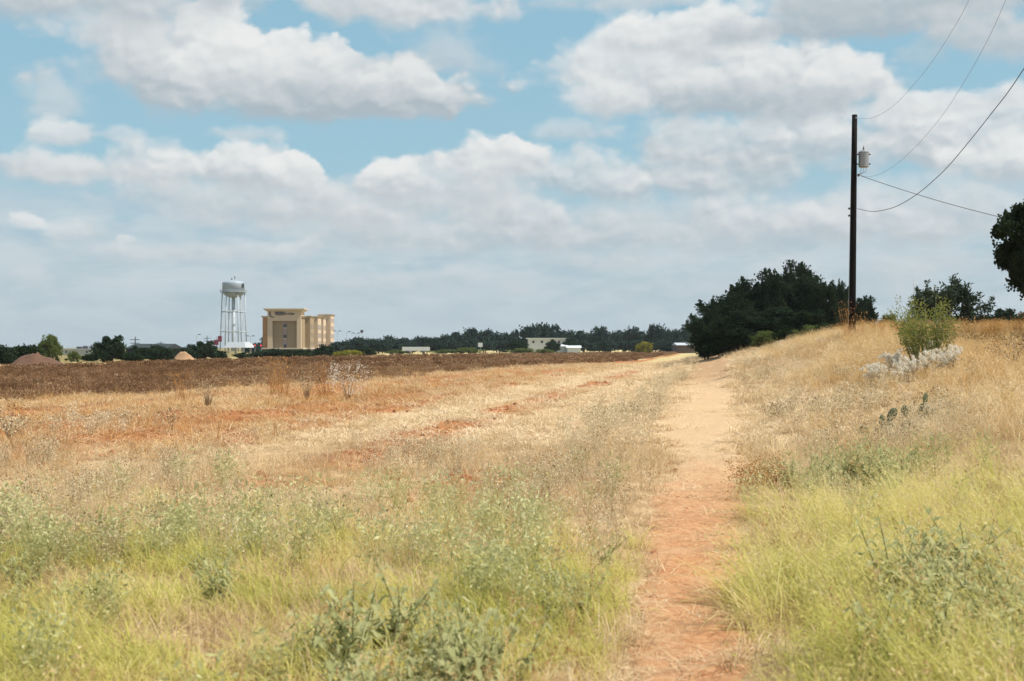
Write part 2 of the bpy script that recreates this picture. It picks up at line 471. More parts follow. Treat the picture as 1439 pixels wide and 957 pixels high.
away = w.math('MAXIMUM', w.math('GREATER_THAN', w.math('ABSOLUTE', az), .62), w.math('MAXIMUM', w.math('GREATER_THAN', el, .46), w.math('LESS_THAN', el, -.06)))
w.l(mixs(away, front, finish(base_col)), wo.inputs[0])
W.node_tree.nodes.remove(bg)
W.cycles.sampling_method = 'NONE'

# ------------------------------------------------------------------ materials
M = {}
M['pole'] = plain('weathered_pole_wood', (.009, .007, .0065), .85, var=.5, scale=5, bump=.5)
[n for n in M['pole'].node_tree.nodes if n.type == 'BSDF_PRINCIPLED'][0].inputs['Specular IOR Level'].default_value = .1
M['galv'] = plain('galvanised_grey', (.27, .29, .30), .5, .3)
M['dkmetal'] = plain('dark_metal', (.06, .06, .065), .5)
M['porcelain'] = plain('brown_porcelain', (.16, .12, .10), .3)
M['wire_pale'] = plain('wire_pale', (.20, .21, .22), .6)
M['wire'] = plain('wire_dark', (.05, .05, .055), .6)
M['white_steel'] = plain('white_steel', (.40, .44, .47), .5, var=.08)
M['tank'] = plain('tank_paint', (.31, .355, .40), .5, var=.06, scale=.5)
M['stucco_tan'] = plain('stucco_tan', (.31, .225, .13), .9, var=.06, scale=.4)
M['stucco_pale'] = plain('stucco_pale', (.58, .44, .31), .9, var=.05, scale=.4)
M['stucco_orange'] = plain('stucco_orange', (.42, .21, .09), .9, var=.06, scale=.4)
M['trim'] = plain('cream_trim', (.56, .47, .36), .8, var=.04)
M['base_stone'] = plain('dark_base_stone', (.13, .10, .08), .9)
M['win'] = plain('window_glass', (.03, .03, .045), .15, var=.3)
M['winframe'] = plain('window_surround', (.30, .21, .20), .7)
M['letters'] = plain('dark_sign_letters', (.04, .035, .06), .5)
M['white_wall'] = plain('white_wall', (.56, .58, .59), .8, var=.08)
M['grey_roof'] = plain('grey_roof', (.42, .44, .46), .7)
M['dark_roof'] = plain('dark_roof', (.016, .024, .025), .95)
M['pale_wall'] = plain('pale_wall', (.50, .50, .45), .8)
M['red_panel'] = plain('red_panel', (.22, .02, .05), .6)
M['red_lamp'] = plain('red_lamp', (.6, .02, .02), .4, emit=((1, .06, .04), 1.5))
M['bark'] = plain('bark', (.07, .055, .045), .95, var=.4, scale=8, bump=.6)
M['stem_dry'] = plain('dry_stem', (.36, .25, .15), .9, var=.4)
M['stem_green'] = plain('green_stem', (.17, .18, .08), .8, var=.3)
M['dirt'] = plain('bare_dirt', (.115, .056, .032), .95, var=.4, scale=1.5, bump=1)
M['paledirt'] = plain('pale_dirt', (.34, .20, .11), .95, var=.4, scale=1.5, bump=1)
M['clod'] = plain('red_clod', (.30, .11, .045), .95, var=.4, scale=9, bump=.6)
M['cactus'] = plain('cactus_green', (.075, .085, .03), .6, var=.35, scale=14)
M['lf_dark'] = foliage('leaf_dark', [(0, (.016, .026, .015)), (.6, (.042, .066, .034)), (1, (.105, .135, .068))], .22)
M['lf_black'] = foliage('leaf_blackish', [(0, (.014, .020, .011)), (.7, (.036, .052, .024)), (1, (.085, .105, .045))], .2)
M['lf_mid'] = foliage('leaf_mid', [(0, (.016, .028, .012)), (.6, (.035, .056, .022)), (1, (.075, .10, .035))], .2)
M['lf_far'] = foliage('leaf_far', [(0, (.024, .040, .033)), (.6, (.044, .070, .052)), (1, (.08, .11, .07))], .18)  # paler, bluer leaf colour: some of the distance haze is painted in
M['lf_grey'] = foliage('leaf_grey_green', [(0, (.03, .042, .026)), (.6, (.06, .08, .05)), (1, (.12, .14, .09))], .25)
M['lf_light'] = foliage('leaf_light', [(0, (.08, .105, .03)), (.6, (.17, .20, .065)), (1, (.28, .29, .11))], .3)
M['lf_shrub'] = foliage('leaf_yellow_green', [(0, (.13, .15, .04)), (.5, (.30, .31, .09)), (1, (.50, .46, .17))], .4)
M['lf_yellow'] = foliage('leaf_yellow', [(0, (.18, .17, .03)), (.6, (.34, .30, .05)), (1, (.45, .40, .09))], .3)
M['g_green'] = foliage('grass_green', [(0, (.20, .27, .06)), (.22, (.42, .42, .10)), (.6, (.66, .60, .20)), (.85, (.76, .66, .32)), (1, (.80, .64, .42))], .5)
M['g_dry'] = foliage('grass_dry', [(0, (.34, .21, .10)), (.4, (.56, .40, .22)), (.75, (.69, .54, .34)), (1, (.80, .68, .48))], .35)
M['g_gold'] = foliage('grass_golden', [(0, (.26, .12, .04)), (.3, (.52, .32, .13)), (.65, (.70, .51, .26)), (1, (.84, .69, .45))], .38)
M['g_rust'] = foliage('grass_rust', [(0, (.26, .11, .035)), (.5, (.44, .21, .06)), (1, (.58, .36, .13))], .35)
M['g_tuft'] = foliage('grass_orange', [(0, (.34, .15, .05)), (.5, (.58, .33, .13)), (1, (.74, .54, .28))], .4)
M['g_amber'] = foliage('grass_amber', [(0, (.26, .10, .035)), (.35, (.46, .235, .085)), (.7, (.63, .39, .17)), (1, (.76, .56, .31))], .3)
M['g_litter'] = foliage('straw_litter', [(0, (.40, .22, .10)), (.35, (.58, .40, .22)), (.7, (.71, .55, .35)), (1, (.82, .70, .51))], .2)
M['w_grey'] = foliage('weed_grey', [(0, (.10, .07, .04)), (.3, (.22, .16, .09)), (.45, (.60, .48, .30)), (.75, (.76, .64, .44)), (1, (.86, .78, .60))], .35)
M['w_leafy'] = foliage('weed_silver_green', [(0, (.13, .13, .05)), (.2, (.34, .33, .13)), (.55, (.55, .53, .26)), (1, (.72, .69, .43))], .4)
M['w_brown'] = foliage('weed_brown', [(0, (.08, .038, .02)), (.3, (.17, .09, .046)), (.65, (.30, .17, .088)), (1, (.54, .37, .22))], .3)
M['lf_weed'] = foliage('broad_silver_leaf', [(0, (.26, .27, .10)), (.5, (.52, .51, .27)), (1, (.80, .77, .58))], .48)
M['fluff'] = foliage('white_fluff', [(0, (.74, .67, .55)), (.5, (.86, .81, .72)), (1, (.90, .87, .80))], .5)

# ------------------------------------------------------------------ ground
def sinhspace(a, b, n, k, c=0.0):
    lo, hi = math.asinh((a - c) / k), math.asinh((b - c) / k)
    return c + k * np.sinh(np.linspace(lo, hi, n))

def plough_mask(X, Y):
    u = X - Xp(Y)
    e = -16.2 + 7.0 * ss(75, 165, Y) + 1.3 * (fbm(X / 3, Y / 6, 21, 3) - .5) * 2 - 3.5 * ss(60, 35, Y)
    m = ss(e + .6, e - .9, u)
    left = -41 + (Y - 107) * .07
    m = m * ss(left - 2, left + 2, X)
    far = 205 + (X + 32) * 2.2
    m = m * ss(far + 8, far - 8, Y) * ss(34, 40, Y + 0 * X)
    return m

def soil_mask(X, Y):
    """bare red soil showing through: furrow lines and blotches"""
    u = X - Xp(Y)
    n = fbm(X / 1.3, Y / 2.6, 31, 4); n2 = fbm(X / 4, Y / 9, 35, 3)
    line = np.exp(-((u + 5.0 + .5 * (n2 - .5)) / .55) ** 2) * ss(12, 18, Y) * ss(100, 70, Y)
    line2 = np.exp(-((u + 8.6 + .8 * (n2 - .5)) / .9) ** 2) * ss(14, 20, Y)
    orange = ss(-7.6, -9.5, u) * ss(-19, -15, u) * ss(14, 20, Y)
    spot = np.exp(-(((X - .0) / 1.1) ** 2 + ((Y - 15) / 2.2) ** 2))
    m = np.clip(line * 1.2 + 1.0 * line2 + orange + .9 * spot, 0, 1) * ss(.33, .50, n)
    return np.clip(m, 0, 1)

gx = np.unique(np.concatenate([sinhspace(-2400, 2400, 341, 3.2, 1.5)]))
gy = np.concatenate([sinhspace(-400, -3, 24, 4, -3)[:-1], sinhspace(-3, 3200, 440, 6.5, 5)])
GX, GY = np.meshgrid(gx, gy)
GZ = T(GX, GY)
far = ss(500, 1500, np.hypot(GX, GY)); GZ = GZ * (1 - far)
me = bpy.data.meshes.new('ground')
nx, ny = len(gx), len(gy)
ii = np.arange(nx * ny).reshape(ny, nx)
quads = np.stack([ii[:-1, :-1], ii[:-1, 1:], ii[1:, 1:], ii[1:, :-1]], -1).reshape(-1, 4)
me.vertices.add(nx * ny); me.vertices.foreach_set('co', np.stack([GX, GY, GZ], -1).reshape(-1).astype(np.float32))
me.loops.add(len(quads) * 4); me.loops.foreach_set('vertex_index', quads.reshape(-1).astype(np.int32))
me.polygons.add(len(quads)); me.polygons.foreach_set('loop_start', (np.arange(len(quads)) * 4).astype(np.int32))
me.polygons.foreach_set('use_smooth', [True] * len(quads))
me.update(calc_edges=True)
for nm, arr in (('plough', plough_mask(GX, GY)), ('soil', soil_mask(GX, GY)), ('bank', ss(1.5, 6, GX - Xp(GY)) * ss(12, 25, GY))):
    a_ = me.attributes.new(nm, 'FLOAT', 'POINT'); a_.data.foreach_set('value', arr.reshape(-1).astype(np.float32))
m, t, out = new_mat('field_ground')
pb = t.n('ShaderNodeBsdfPrincipled'); pb.inputs['Roughness'].default_value = .95; pb.inputs['Specular IOR Level'].default_value = .1
oc = t.n('ShaderNodeTexCoord').outputs['Object']
n_big = t.noise(oc, .25, 5, .6); n_mid = t.noise(oc, 2.2, 6, .65); n_fine = t.noise(oc, 28, 6, .7)
straw = t.ramp(t.math('MULTIPLY_ADD', n_fine, .6, t.math('MULTIPLY', n_mid, .4)), [(.25, (.25, .145, .07)), (.5, (.46, .31, .17)), (.75, (.62, .48, .31))])
red = t.ramp(n_fine, [(.25, (.20, .065, .025)), (.5, (.36, .14, .055)), (.8, (.50, .25, .11))])
ploughc = t.ramp(t.math('MULTIPLY_ADD', n_fine, .5, t.math('MULTIPLY', n_mid, .5)), [(.3, (.075, .04, .022)), (.5, (.14, .075, .04)), (.75, (.23, .13, .07))])
farc = t.ramp(n_big, [(.3, (.40, .30, .14)), (.6, (.50, .40, .20)), (.8, (.34, .32, .14))])
geo = t.n('ShaderNodeNewGeometry'); sp_ = t.n('ShaderNodeSeparateXYZ'); t.l(oc, sp_.inputs[0])
farc = t.mix(t.mr(t.math('ADD', sp_.outputs[0], t.math('MULTIPLY', n_big, 20)), -28, -52), farc, t.ramp(n_big, [(.35, (.19, .14, .06)), (.65, (.26, .21, .09))]))
c = t.mix(t.mr(sp_.outputs[1], 90, 150), straw, farc)
def attr(tt, nm):
    a = tt.n('ShaderNodeAttribute', attribute_name=nm); return a.outputs['Fac']
c = t.mix(t.mr(t.math('ADD', attr(t, 'soil'), t.math('MULTIPLY', t.math('SUBTRACT', n_mid, .5), .5)), .22, .55), c, red)
c = t.mix(t.mr(t.math('ADD', attr(t, 'plough'), t.math('MULTIPLY', t.math('SUBTRACT', n_mid, .5), .6)), .3, .7), c, ploughc)
t.l(c, pb.inputs['Base Color'])
bp = t.n('ShaderNodeBump'); bp.inputs['Strength'].default_value = .9; bp.inputs['Distance'].default_value = .05
t.l(t.math('MULTIPLY_ADD', n_fine, .5, n_mid), bp.inputs['Height']); t.l(bp.outputs[0], pb.inputs['Normal'])
t.l(pb.outputs[0], out.inputs[0])
ground = link_mesh('ground', me, m); tag(ground, 'dry straw coloured farmland with red soil showing through', 'ground', kind='structure')

# ------------------------------------------------------------------ path
ys = np.concatenate([np.linspace(2.5, 20, 420), np.linspace(20.05, 60, 400), np.linspace(60.2, 116, 160)])
nc = 27
sv = np.linspace(-1, 1, nc)
PYg = np.repeat(ys[:, None], nc, 1)
edgeL = hw(ys) * (1 + .7 * (fbm(ys * .9, ys * 0 + 3, 41, 4) - .5) * 2) + .10
edgeR = hw(ys) * (1 + .7 * (fbm(ys * .9, ys * 0 + 8, 47, 4) - .5) * 2) + .10
mid = Xp(ys)
PXg = mid[:, None] + np.where(sv[None] < 0, sv[None] * edgeL[:, None], sv[None] * edgeR[:, None])
PZg = T(PXg, PYg) + .012 + .06 * (fbm(PXg / .30, PYg / .13, 51, 4) - .5) * np.clip(1 - sv[None] ** 6, .1, 1) + 0.03 * (1 - sv[None] ** 2) - .03 * np.abs(sv[None]) ** 8
me = bpy.data.meshes.new('path')
ii = np.arange(PXg.size).reshape(PXg.shape)
quads = np.stack([ii[:-1, :-1], ii[:-1, 1:], ii[1:, 1:], ii[1:, :-1]], -1).reshape(-1, 4)
me.from_pydata(np.stack([PXg, PYg, PZg], -1).reshape(-1, 3).tolist(), [], quads.tolist())
me.polygons.foreach_set('use_smooth', [True] * len(me.polygons))
edge_a = np.broadcast_to(np.abs(sv)[None], PXg.shape)
a_ = me.attributes.new('edge', 'FLOAT', 'POINT'); a_.data.foreach_set('value', edge_a.reshape(-1).astype(np.float32))
m, t, out = new_mat('sandy_path')
pb = t.n('ShaderNodeBsdfPrincipled'); pb.inputs['Roughness'].default_value = .95; pb.inputs['Specular IOR Level'].default_value = .1
oc = t.n('ShaderNodeTexCoord').outputs['Object']; sp_ = t.n('ShaderNodeSeparateXYZ'); t.l(oc, sp_.inputs[0])
st = t.vm('MULTIPLY', oc, (1.3, 1.3, 1))
n1 = t.noise(st, 1.6, 6, .7); n2 = t.noise(st, 14, 7, .75); n3 = t.noise(oc, 60, 5, .7)
sand = t.ramp(t.math('MULTIPLY_ADD', n2, .6, t.math('MULTIPLY', n3, .4)), [(.3, (.38, .23, .125)), (.5, (.53, .36, .21)), (.75, (.64, .48, .31))])
redc = t.ramp(t.math('MULTIPLY_ADD', n2, .7, t.math('MULTIPLY', n3, .3)), [(.32, (.28, .09, .036)), (.47, (.48, .22, .10)), (.68, (.64, .40, .22))])
farb = t.ramp(n2, [(.3, (.36, .21, .11)), (.7, (.50, .32, .18))])
nearm = t.mr(t.math('ADD', sp_.outputs[1], t.math('MULTIPLY', t.math('SUBTRACT', n1, .5), 14)), 20.5, 11.5)
nearm = t.math('MULTIPLY', nearm, t.mr(t.math('ADD', n1, t.math('MULTIPLY', n2, .5)), .52, .88, .42, 1))
c = t.mix(nearm, sand, redc)
c = t.mix(t.mr(sp_.outputs[1], 48, 66), c, farb)
t.l(c, pb.inputs['Base Color'])
bp = t.n('ShaderNodeBump'); bp.inputs['Strength'].default_value = .9; bp.inputs['Distance'].default_value = .03
t.l(t.math('MULTIPLY_ADD', n3, .3, n2), bp.inputs['Height']); t.l(bp.outputs[0], pb.inputs['Normal'])
t.l(pb.outputs[0], out.inputs[0])
path = link_mesh('path', me, m); tag(path, 'narrow sandy footpath running away through dry grass', 'path', kind='structure')

# ------------------------------------------------------------------ clump prototypes
def proto_group(name, meshes, mat):
    c = bpy.data.collections.new(name)
    for k, me in enumerate(meshes):
        me.materials.append(mat)
        o = bpy.data.objects.new('%s.%03d' % (name, k), me); c.objects.link(o)
    return c

LEFT = math.pi      # wind leans the grass to the left
r = np.random.default_rng(11)
def mk(fn, n): 
    out_ = []
    for k in range(n):
        a = Acc(); fn(a, k); out_.append(a.mesh('clump'))
    return out_

def f_green(a, k):
    blades(a, 34, r, .15, (.15, .42), .0026, (.1, .9), 1.1, LEFT + .4, 1.2, 4, rr=(.0, 1))
    blades(a, 14, r, .15, (.15, .36), .0052, (.1, 1.0), 1.2, LEFT + .4, 1.2, 4, rr=(.0, .8))
    blades(a, 10, r, .13, (.1, .25), .003, (.2, 1.0), .9, None, 1, 3, rr=(.6, 1))
def f_greenlong(a, k):
    blades(a, 32, r, .17, (.28, .72), .0028, (.15, .95), 1.2, LEFT + .15, .75, 5, rr=(.0, 1))
    blades(a, 16, r, .17, (.3, .7), .0058, (.15, 1.0), 1.2, LEFT + .15, .75, 5, rr=(.0, .85))
    P = np.stack([r.normal(-.2, .14, 22), r.normal(0, .14, 22), r.uniform(.25, .5, 22)], -1); leaves(a, P, r, .035, .005, np.array([-.8, 0, .1]), .6, rnd=np.full(22, 1.0))
    blades(a, 8, r, .15, (.5, .8), .0016, (.1, .4), .5, LEFT, .7, 5, rr=(.8, 1))
def f_dry(a, k):
    blades(a, 46, r, .15, (.10, .32), .0024, (.1, .9), .9, LEFT + .5, 1.2, 3)
    blades(a, 14, r, .18, (.1, .3), .0022, (1.1, 1.6), .2, None, 1, 2, z0=.015, rr=(.4, 1))
def f_dryfar(a, k):
    blades(a, 34, r, .24, (.12, .36), .0058, (.1, .9), .9, LEFT + .5, 1.2, 3)
    blades(a, 12, r, .28, (.15, .35), .006, (1.1, 1.6), .2, None, 1, 2, z0=.02, rr=(.4, 1))
def f_litter(a, k):
    zs = r.uniform(.005, .05, 70)
    blades(a, 70, r, .24, (.10, .34), .0030, (1.25, 1.75), .15, None, 1, 2, zs=zs)
    blades(a, 9, r, .22, (.05, .13), .003, (.1, .8), .3, None, 1, 2)
def f_litterfar(a, k):
    zs = r.uniform(.01, .06, 46)
    blades(a, 46, r, .38, (.15, .45), .0075, (1.2, 1.7), .15, None, 1, 2, zs=zs)
    blades(a, 10, r, .36, (.06, .18), .006, (.1, .8), .3, None, 1, 2)
def f_gold(a, k):
    blades(a, 42, r, .22, (.22, .62), .0048, (.05, .55), .7, LEFT + .6, 1.3, 4)
    # seed heads
    P = np.stack([r.normal(-.06, .15, 26), r.normal(0, .15, 26), r.uniform(.3, .55, 26)], -1)
    leaves(a, P, r, .05, .008, np.array([0, 0, .8]), .6)
def f_amber(a, k):
    blades(a, 30, r, .24, (.15, .46), .0050, (.1, .8), .8, LEFT + .5, 1.4, 3)
    blades(a, 16, r, .3, (.15, .35), .006, (1.1, 1.6), .2, None, 1, 2, z0=.02, rr=(.4, 1))
def f_stalk(a, k):
    blades(a, 9, r, .16, (.35, .7), .0022, (.05, .5), .5, LEFT, 1.2, 4, rr=(.2, .8))
    for q_ in range(5):
        x, y, z = r.normal(-.06, .12), r.normal(0, .12), r.uniform(.3, .55)
        P = np.stack([x + r.normal(0, .008, 16), y + r.normal(0, .008, 16), z + r.uniform(-.05, .05, 16)], -1)
        leaves(a, P, r, .022, .004, np.array([0, 0, 1.0]), .6)
def f_rust(a, k):
    blades(a, 34, r, .14, (.45, .95), .006, (.02, .28), .35, LEFT + .3, 1.4, 4)
    P = np.stack([r.normal(0, .13, 24), r.normal(0, .13, 24), r.uniform(.45, .85, 24)], -1)
    leaves(a, P, r, .07, .010, np.array([0, 0, 1.2]), .5)
def weedy(a, nst, H, spread, nl, l, w_, rr=(0, 1), stem_w=.0025, top=.35, twig=.10):
    """branching weed: stems carrying many small leaves and seed heads"""
    blades(a, nst, r, spread * .35, (H * .7, H * 1.1), stem_w, (.05, .45), .25, None, 1, 3, rr=(0, .5))
    n = nl
    an = r.uniform(0, 6.283, n); hh = H * (top + (1.05 - top) * r.random(n) ** .8)
    rad = spread * (.25 + .75 * hh / H) * np.sqrt(r.random(n))
    P = np.stack([rad * np.cos(an), rad * np.sin(an), hh], -1)
    leaves(a, P, r, l, w_, np.array([0, 0, .4]), 1.0, rnd=r.uniform(rr[0], rr[1], n))
    # twigs that carry them
    k = min(n, 26)
    blades(a, k, r, spread * .7, (twig * .6, twig * 1.5), .0015, (.2, .9), .3, None, 1, 2, zs=r.uniform(H * .3, H * .85, k), rr=(0, .4))
def f_greyw(a, k): weedy(a, 9, .42, .17, 110, .022, .006, stem_w=.0022)
def f_greywfar(a, k): weedy(a, 8, .45, .22, 80, .042, .013, stem_w=.004)
def f_leafy(a, k):
    weedy(a, 10, .34, .17, 110, .030, .0062, top=.12)
    weedy(a, 4, .40, .15, 34, .046, .0085, top=.3)
def f_leafyfar(a, k): weedy(a, 8, .36, .20, 80, .055, .015, top=.15)
def f_brown(a, k): weedy(a, 10, .34, .30, 110, .07, .018, stem_w=.006, top=.05)
def f_brownfar(a, k): weedy(a, 10, .40, .6, 120, .14, .05, stem_w=.012, top=.05)
def f_clod(a, k):
    bm = bmesh.new(); bmesh.ops.create_icosphere(bm, subdivisions=2, radius=1)
    for v in bm.verts:
        n = .55 + .9 * float(fbm(np.array([v.co.x * 1.3 + k * 5]), np.array([v.co.y * 1.3 + v.co.z * 1.7]), 61 + k, 3)[0])
        v.co = v.co * n; v.co.z = v.co.z * .65
    V = [tuple(v.co) for v in bm.verts]; Fc = [[v.index for v in f.verts] for f in bm.faces]; bm.free()
    a.add(V, Fc)

PG = {
    'green': proto_group('green_grass_clump', mk(f_green, 5), M['g_green']),
    'greenlong': proto_group('long_grass_clump', mk(f_greenlong, 5), M['g_green']),
    'dry': proto_group('dry_grass_clump', mk(f_dry, 5), M['g_dry']),
    'dryfar': proto_group('dry_grass_tuft', mk(f_dryfar, 5), M['g_dry']),
    'litter': proto_group('straw_clump', mk(f_litter, 5), M['g_litter']),
    'litterfar': proto_group('straw_tuft', mk(f_litterfar, 5), M['g_litter']),
    'gold': proto_group('golden_grass_clump', mk(f_gold, 5), M['g_gold']),
    'amber': proto_group('amber_grass_clump', mk(f_amber, 5), M['g_amber']),
    'amberlitter': proto_group('amber_straw_tuft', mk(f_litterfar, 5), M['g_amber']),
    'stalk': proto_group('dry_stalk_clump', mk(f_stalk, 5), M['g_gold']),
    'rust': proto_group('rust_grass_clump', mk(f_rust, 4), M['g_rust']),
    'greyw': proto_group('grey_weed_clump', mk(f_greyw, 5), M['w_grey']),
    'greywfar': proto_group('grey_weed_tuft', mk(f_greywfar, 5), M['w_grey']),
    'leafy': proto_group('leafy_weed_clump', mk(f_leafy, 5), M['w_leafy']),
    'leafyfar': proto_group('leafy_weed_tuft', mk(f_leafyfar, 4), M['w_leafy']),
    'brown': proto_group('brown_weed_clump', mk(f_brown, 5), M['w_brown']),
    'brownfar': proto_group('brown_weed_tuft', mk(f_brownfar, 5), M['w_brown']),
    'clod': proto_group('soil_clod', mk(f_clod, 5), M['clod']),
}
NPROTO = {k: len(c.objects) for k, c in PG.items()}

def scatter_tree(coll):
    g = bpy.data.node_groups.new('scatter', 'GeometryNodeTree')
    g.interface.new_socket('Geometry', in_out='INPUT', socket_type='NodeSocketGeometry')
    g.interface.new_socket('Geometry', in_out='OUTPUT', socket_type='NodeSocketGeometry')
    t = NT(g)
    gi = t.n('NodeGroupInput'); go = t.n('NodeGroupOutput')
    iop = t.n('GeometryNodeInstanceOnPoints')
    ci = t.n('GeometryNodeCollectionInfo'); ci.inputs['Collection'].default_value = coll
    ci.inputs['Separate Children'].default_value = True; ci.inputs['Reset Children'].default_value = True
    def na(nm, dt):
        x = t.n('GeometryNodeInputNamedAttribute'); x.data_type = dt; x.inputs['Name'].default_value = nm
        return x.outputs['Attribute']
    e2r = t.n('FunctionNodeEulerToRotation'); t.l(na('rot', 'FLOAT_VECTOR'), e2r.inputs[0])
    t.l(gi.outputs[0], iop.inputs['Points']); t.l(ci.outputs[0], iop.inputs['Instance'])
    iop.inputs['Pick Instance'].default_value = True
    t.l(na('idx', 'INT'), iop.inputs['Instance Index'])
    t.l(e2r.outputs[0], iop.inputs['Rotation']); t.l(na('scl', 'FLOAT_VECTOR'), iop.inputs['Scale'])
    t.l(iop.outputs[0], go.inputs[0])
    return g

def scatter(name, key, X, Y, label, cat, scl, tint, sclz=None, tilt=.12, rotz=None, dz=-.01, hold=None):
    n = len(X)
    Z = T(X, Y) + dz
    me = bpy.data.meshes.new(name)
    me.vertices.add(n); me.vertices.foreach_set('co', np.stack([X, Y, Z], -1).reshape(-1).astype(np.float32))
    rot = np.stack([rng.normal(0, tilt, n), rng.normal(0, tilt, n), rng.uniform(0, 6.283, n) if rotz is None else rng.normal(0, rotz, n)], -1)
    s = np.broadcast_to(scl, (n,)); sz = s if sclz is None else s * sclz
    me.attributes.new('rot', 'FLOAT_VECTOR', 'POINT').data.foreach_set('vector', rot.reshape(-1).astype(np.float32))
    me.attributes.new('scl', 'FLOAT_VECTOR', 'POINT').data.foreach_set('vector', np.stack([s, s, sz], -1).reshape(-1).astype(np.float32))
    me.attributes.new('tint', 'FLOAT', 'POINT').data.foreach_set('value', np.clip(np.broadcast_to(tint, (n,)), 0, 1).astype(np.float32))
    me.attributes.new('idx', 'INT', 'POINT').data.foreach_set('value', rng.integers(0, NPROTO[key], n).astype(np.int32))
    o = link_mesh(name, me); tag(o, label, cat, kind='stuff')
    md = o.modifiers.new('scatter', 'NODES'); md.node_group = scatter_tree(PG[key])
    print('scatter', name, n)
    return o

def cand(bands):
    """random points in the view wedge; bands = [(y0, y1, density per m2)]"""
    xs, yy = [], []
    for y0, y1, d in bands:
        a0, a1 = -.50, .50
        m_ = 2.0
        area = (y1 - y0) * ((a1 - a0) * (y0 + y1) / 2 + 2 * m_)
        n = int(area * d)
        y = rng.uniform(y0, y1, n)
        # thin by width so that the density is even
        wmax = (a1 - a0) * y1 + 2 * m_
        x = rng.uniform(-wmax / 2, wmax / 2, n * 1)
        k = np.abs(x) < ((a1 - a0) * y / 2 + m_)
        xs.append(x[k]); yy.append(y[k])
    return np.concatenate(xs), np.concatenate(yy)

def keep(X, Y, p):
    k = rng.random(len(X)) < p
    return X[k], Y[k]

def offpath(X, Y, marg=0.0, soft=.25):
    u = X - Xp(Y)
    e = hw(Y) * (1 + .55 * (fbm(Y * .9, Y * 0 + np.where(u < 0, 3, 8), 41, 3) - .5) * 2) + marg
    v = np.abs(u) + .55 * hw(Y) * 2 * (fbm(X / .5, Y / .7, 49, 3) - .5)
    return ss(e - soft * .5, e + soft * .8, v)

def U(X, Y): return X - Xp(Y)

# --- green grass, near left
X, Y = cand([(3.0, 7, 75), (7, 11, 62), (11, 16, 40)])
u = U(X, Y); n = fbm(X / 1.6, Y / 1.6, 71, 3)
p = ss(13.5, 8.2, Y + 5 * (n - .5)) * (u < 0) * ss(-.15, -.55, u) * (.12 + .88 * ss(.36, .58, fbm(X / .8, Y / .8, 73, 3)))
X1, Y1 = keep(X, Y, p * .95 * offpath(X, Y, .05))
scatter('green_grass', 'green', X1, Y1, 'soft yellow green grass in the left foreground', 'grass', rng.uniform(.7, 1.15, len(X1)), .38 + 1.2 * (fbm(X1 / 1.2, Y1 / 1.2, 75, 3) - .5) + .25 * ss(6, 11, Y1) + rng.normal(0, .16, len(X1)), rotz=1.1)
# --- long green grass, near right
X, Y = cand([(3.0, 7, 85), (7, 12, 62), (12, 16, 36)])
u = U(X, Y); n = fbm(X / 1.6, Y / 1.6, 77, 3)
p = ss(14, 9.0, Y + 4.5 * (n - .5)) * ss(.30, .75, u + .3 * (n - .5)) * (.22 + .78 * ss(.36, .58, fbm(X / .7, Y / .7, 79, 3)))
X2, Y2 = keep(X, Y, p)
tint = .46 + 1.2 * (fbm(X2 / 1.1, Y2 / 1.1, 81, 3) - .5) + rng.normal(0, .16, len(X2)) + .25 * ss(8, 12, Y2) - .55 * np.exp(-(((X2 - 1.55) / .4) ** 2 + ((Y2 - 6.2) / .7) ** 2))
scatter('long_green_grass', 'greenlong', X2, Y2, 'long windswept yellow green grass in the right foreground', 'grass', rng.uniform(.45, 1.0, len(X2)), tint, rotz=.85)
# --- dry straw grass, near and middle
X, Y = cand([(3.2, 9, 42), (9, 14, 30), (14, 20, 20)])
u = U(X, Y); n = fbm(X / 1.2, Y / 2.0, 83, 3)
p = offpath(X, Y, .0) * (.35 + .65 * ss(.35, .6, n)) * np.where(u > 0, 1.0, .75)
X3, Y3 = keep(X, Y, p)
scatter('dry_grass', 'dry', X3, Y3, 'fine dry straw coloured grass beside the path', 'grass', rng.uniform(.65, 1.2, len(X3)), .45 + .9 * (fbm(X3 / 2, Y3 / 3, 85, 3) - .5) + rng.normal(0, .12, len(X3)))
X, Y = cand([(19, 28, 9), (28, 40, 6.5), (40, 60, 4), (60, 110, 2)])
u = U(X, Y); n = fbm(X / 2, Y / 4, 87, 3)
zone = np.where(u > 0, 1.0, .18 + .5 * ss(-7, -9, u))
p = offpath(X, Y, .0, .5) * (.35 + .65 * ss(.35, .6, n)) * zone * (1 - plough_mask(X, Y)) * (1 - .85 * soil_mask(X, Y))
X4, Y4 = keep(X, Y, p)
scatter('dry_grass_tufts', 'dryfar', X4, Y4, 'coarser dry pale grass across the middle distance', 'grass', rng.uniform(.6, 1.1, len(X4)) * (1 + .012 * (Y4 - 20)), .5 + .9 * (fbm(X4 / 3, Y4 / 6, 89, 3) - .5) + rng.normal(0, .12, len(X4)) - .15 * ss(-7, -10, U(X4, Y4)))
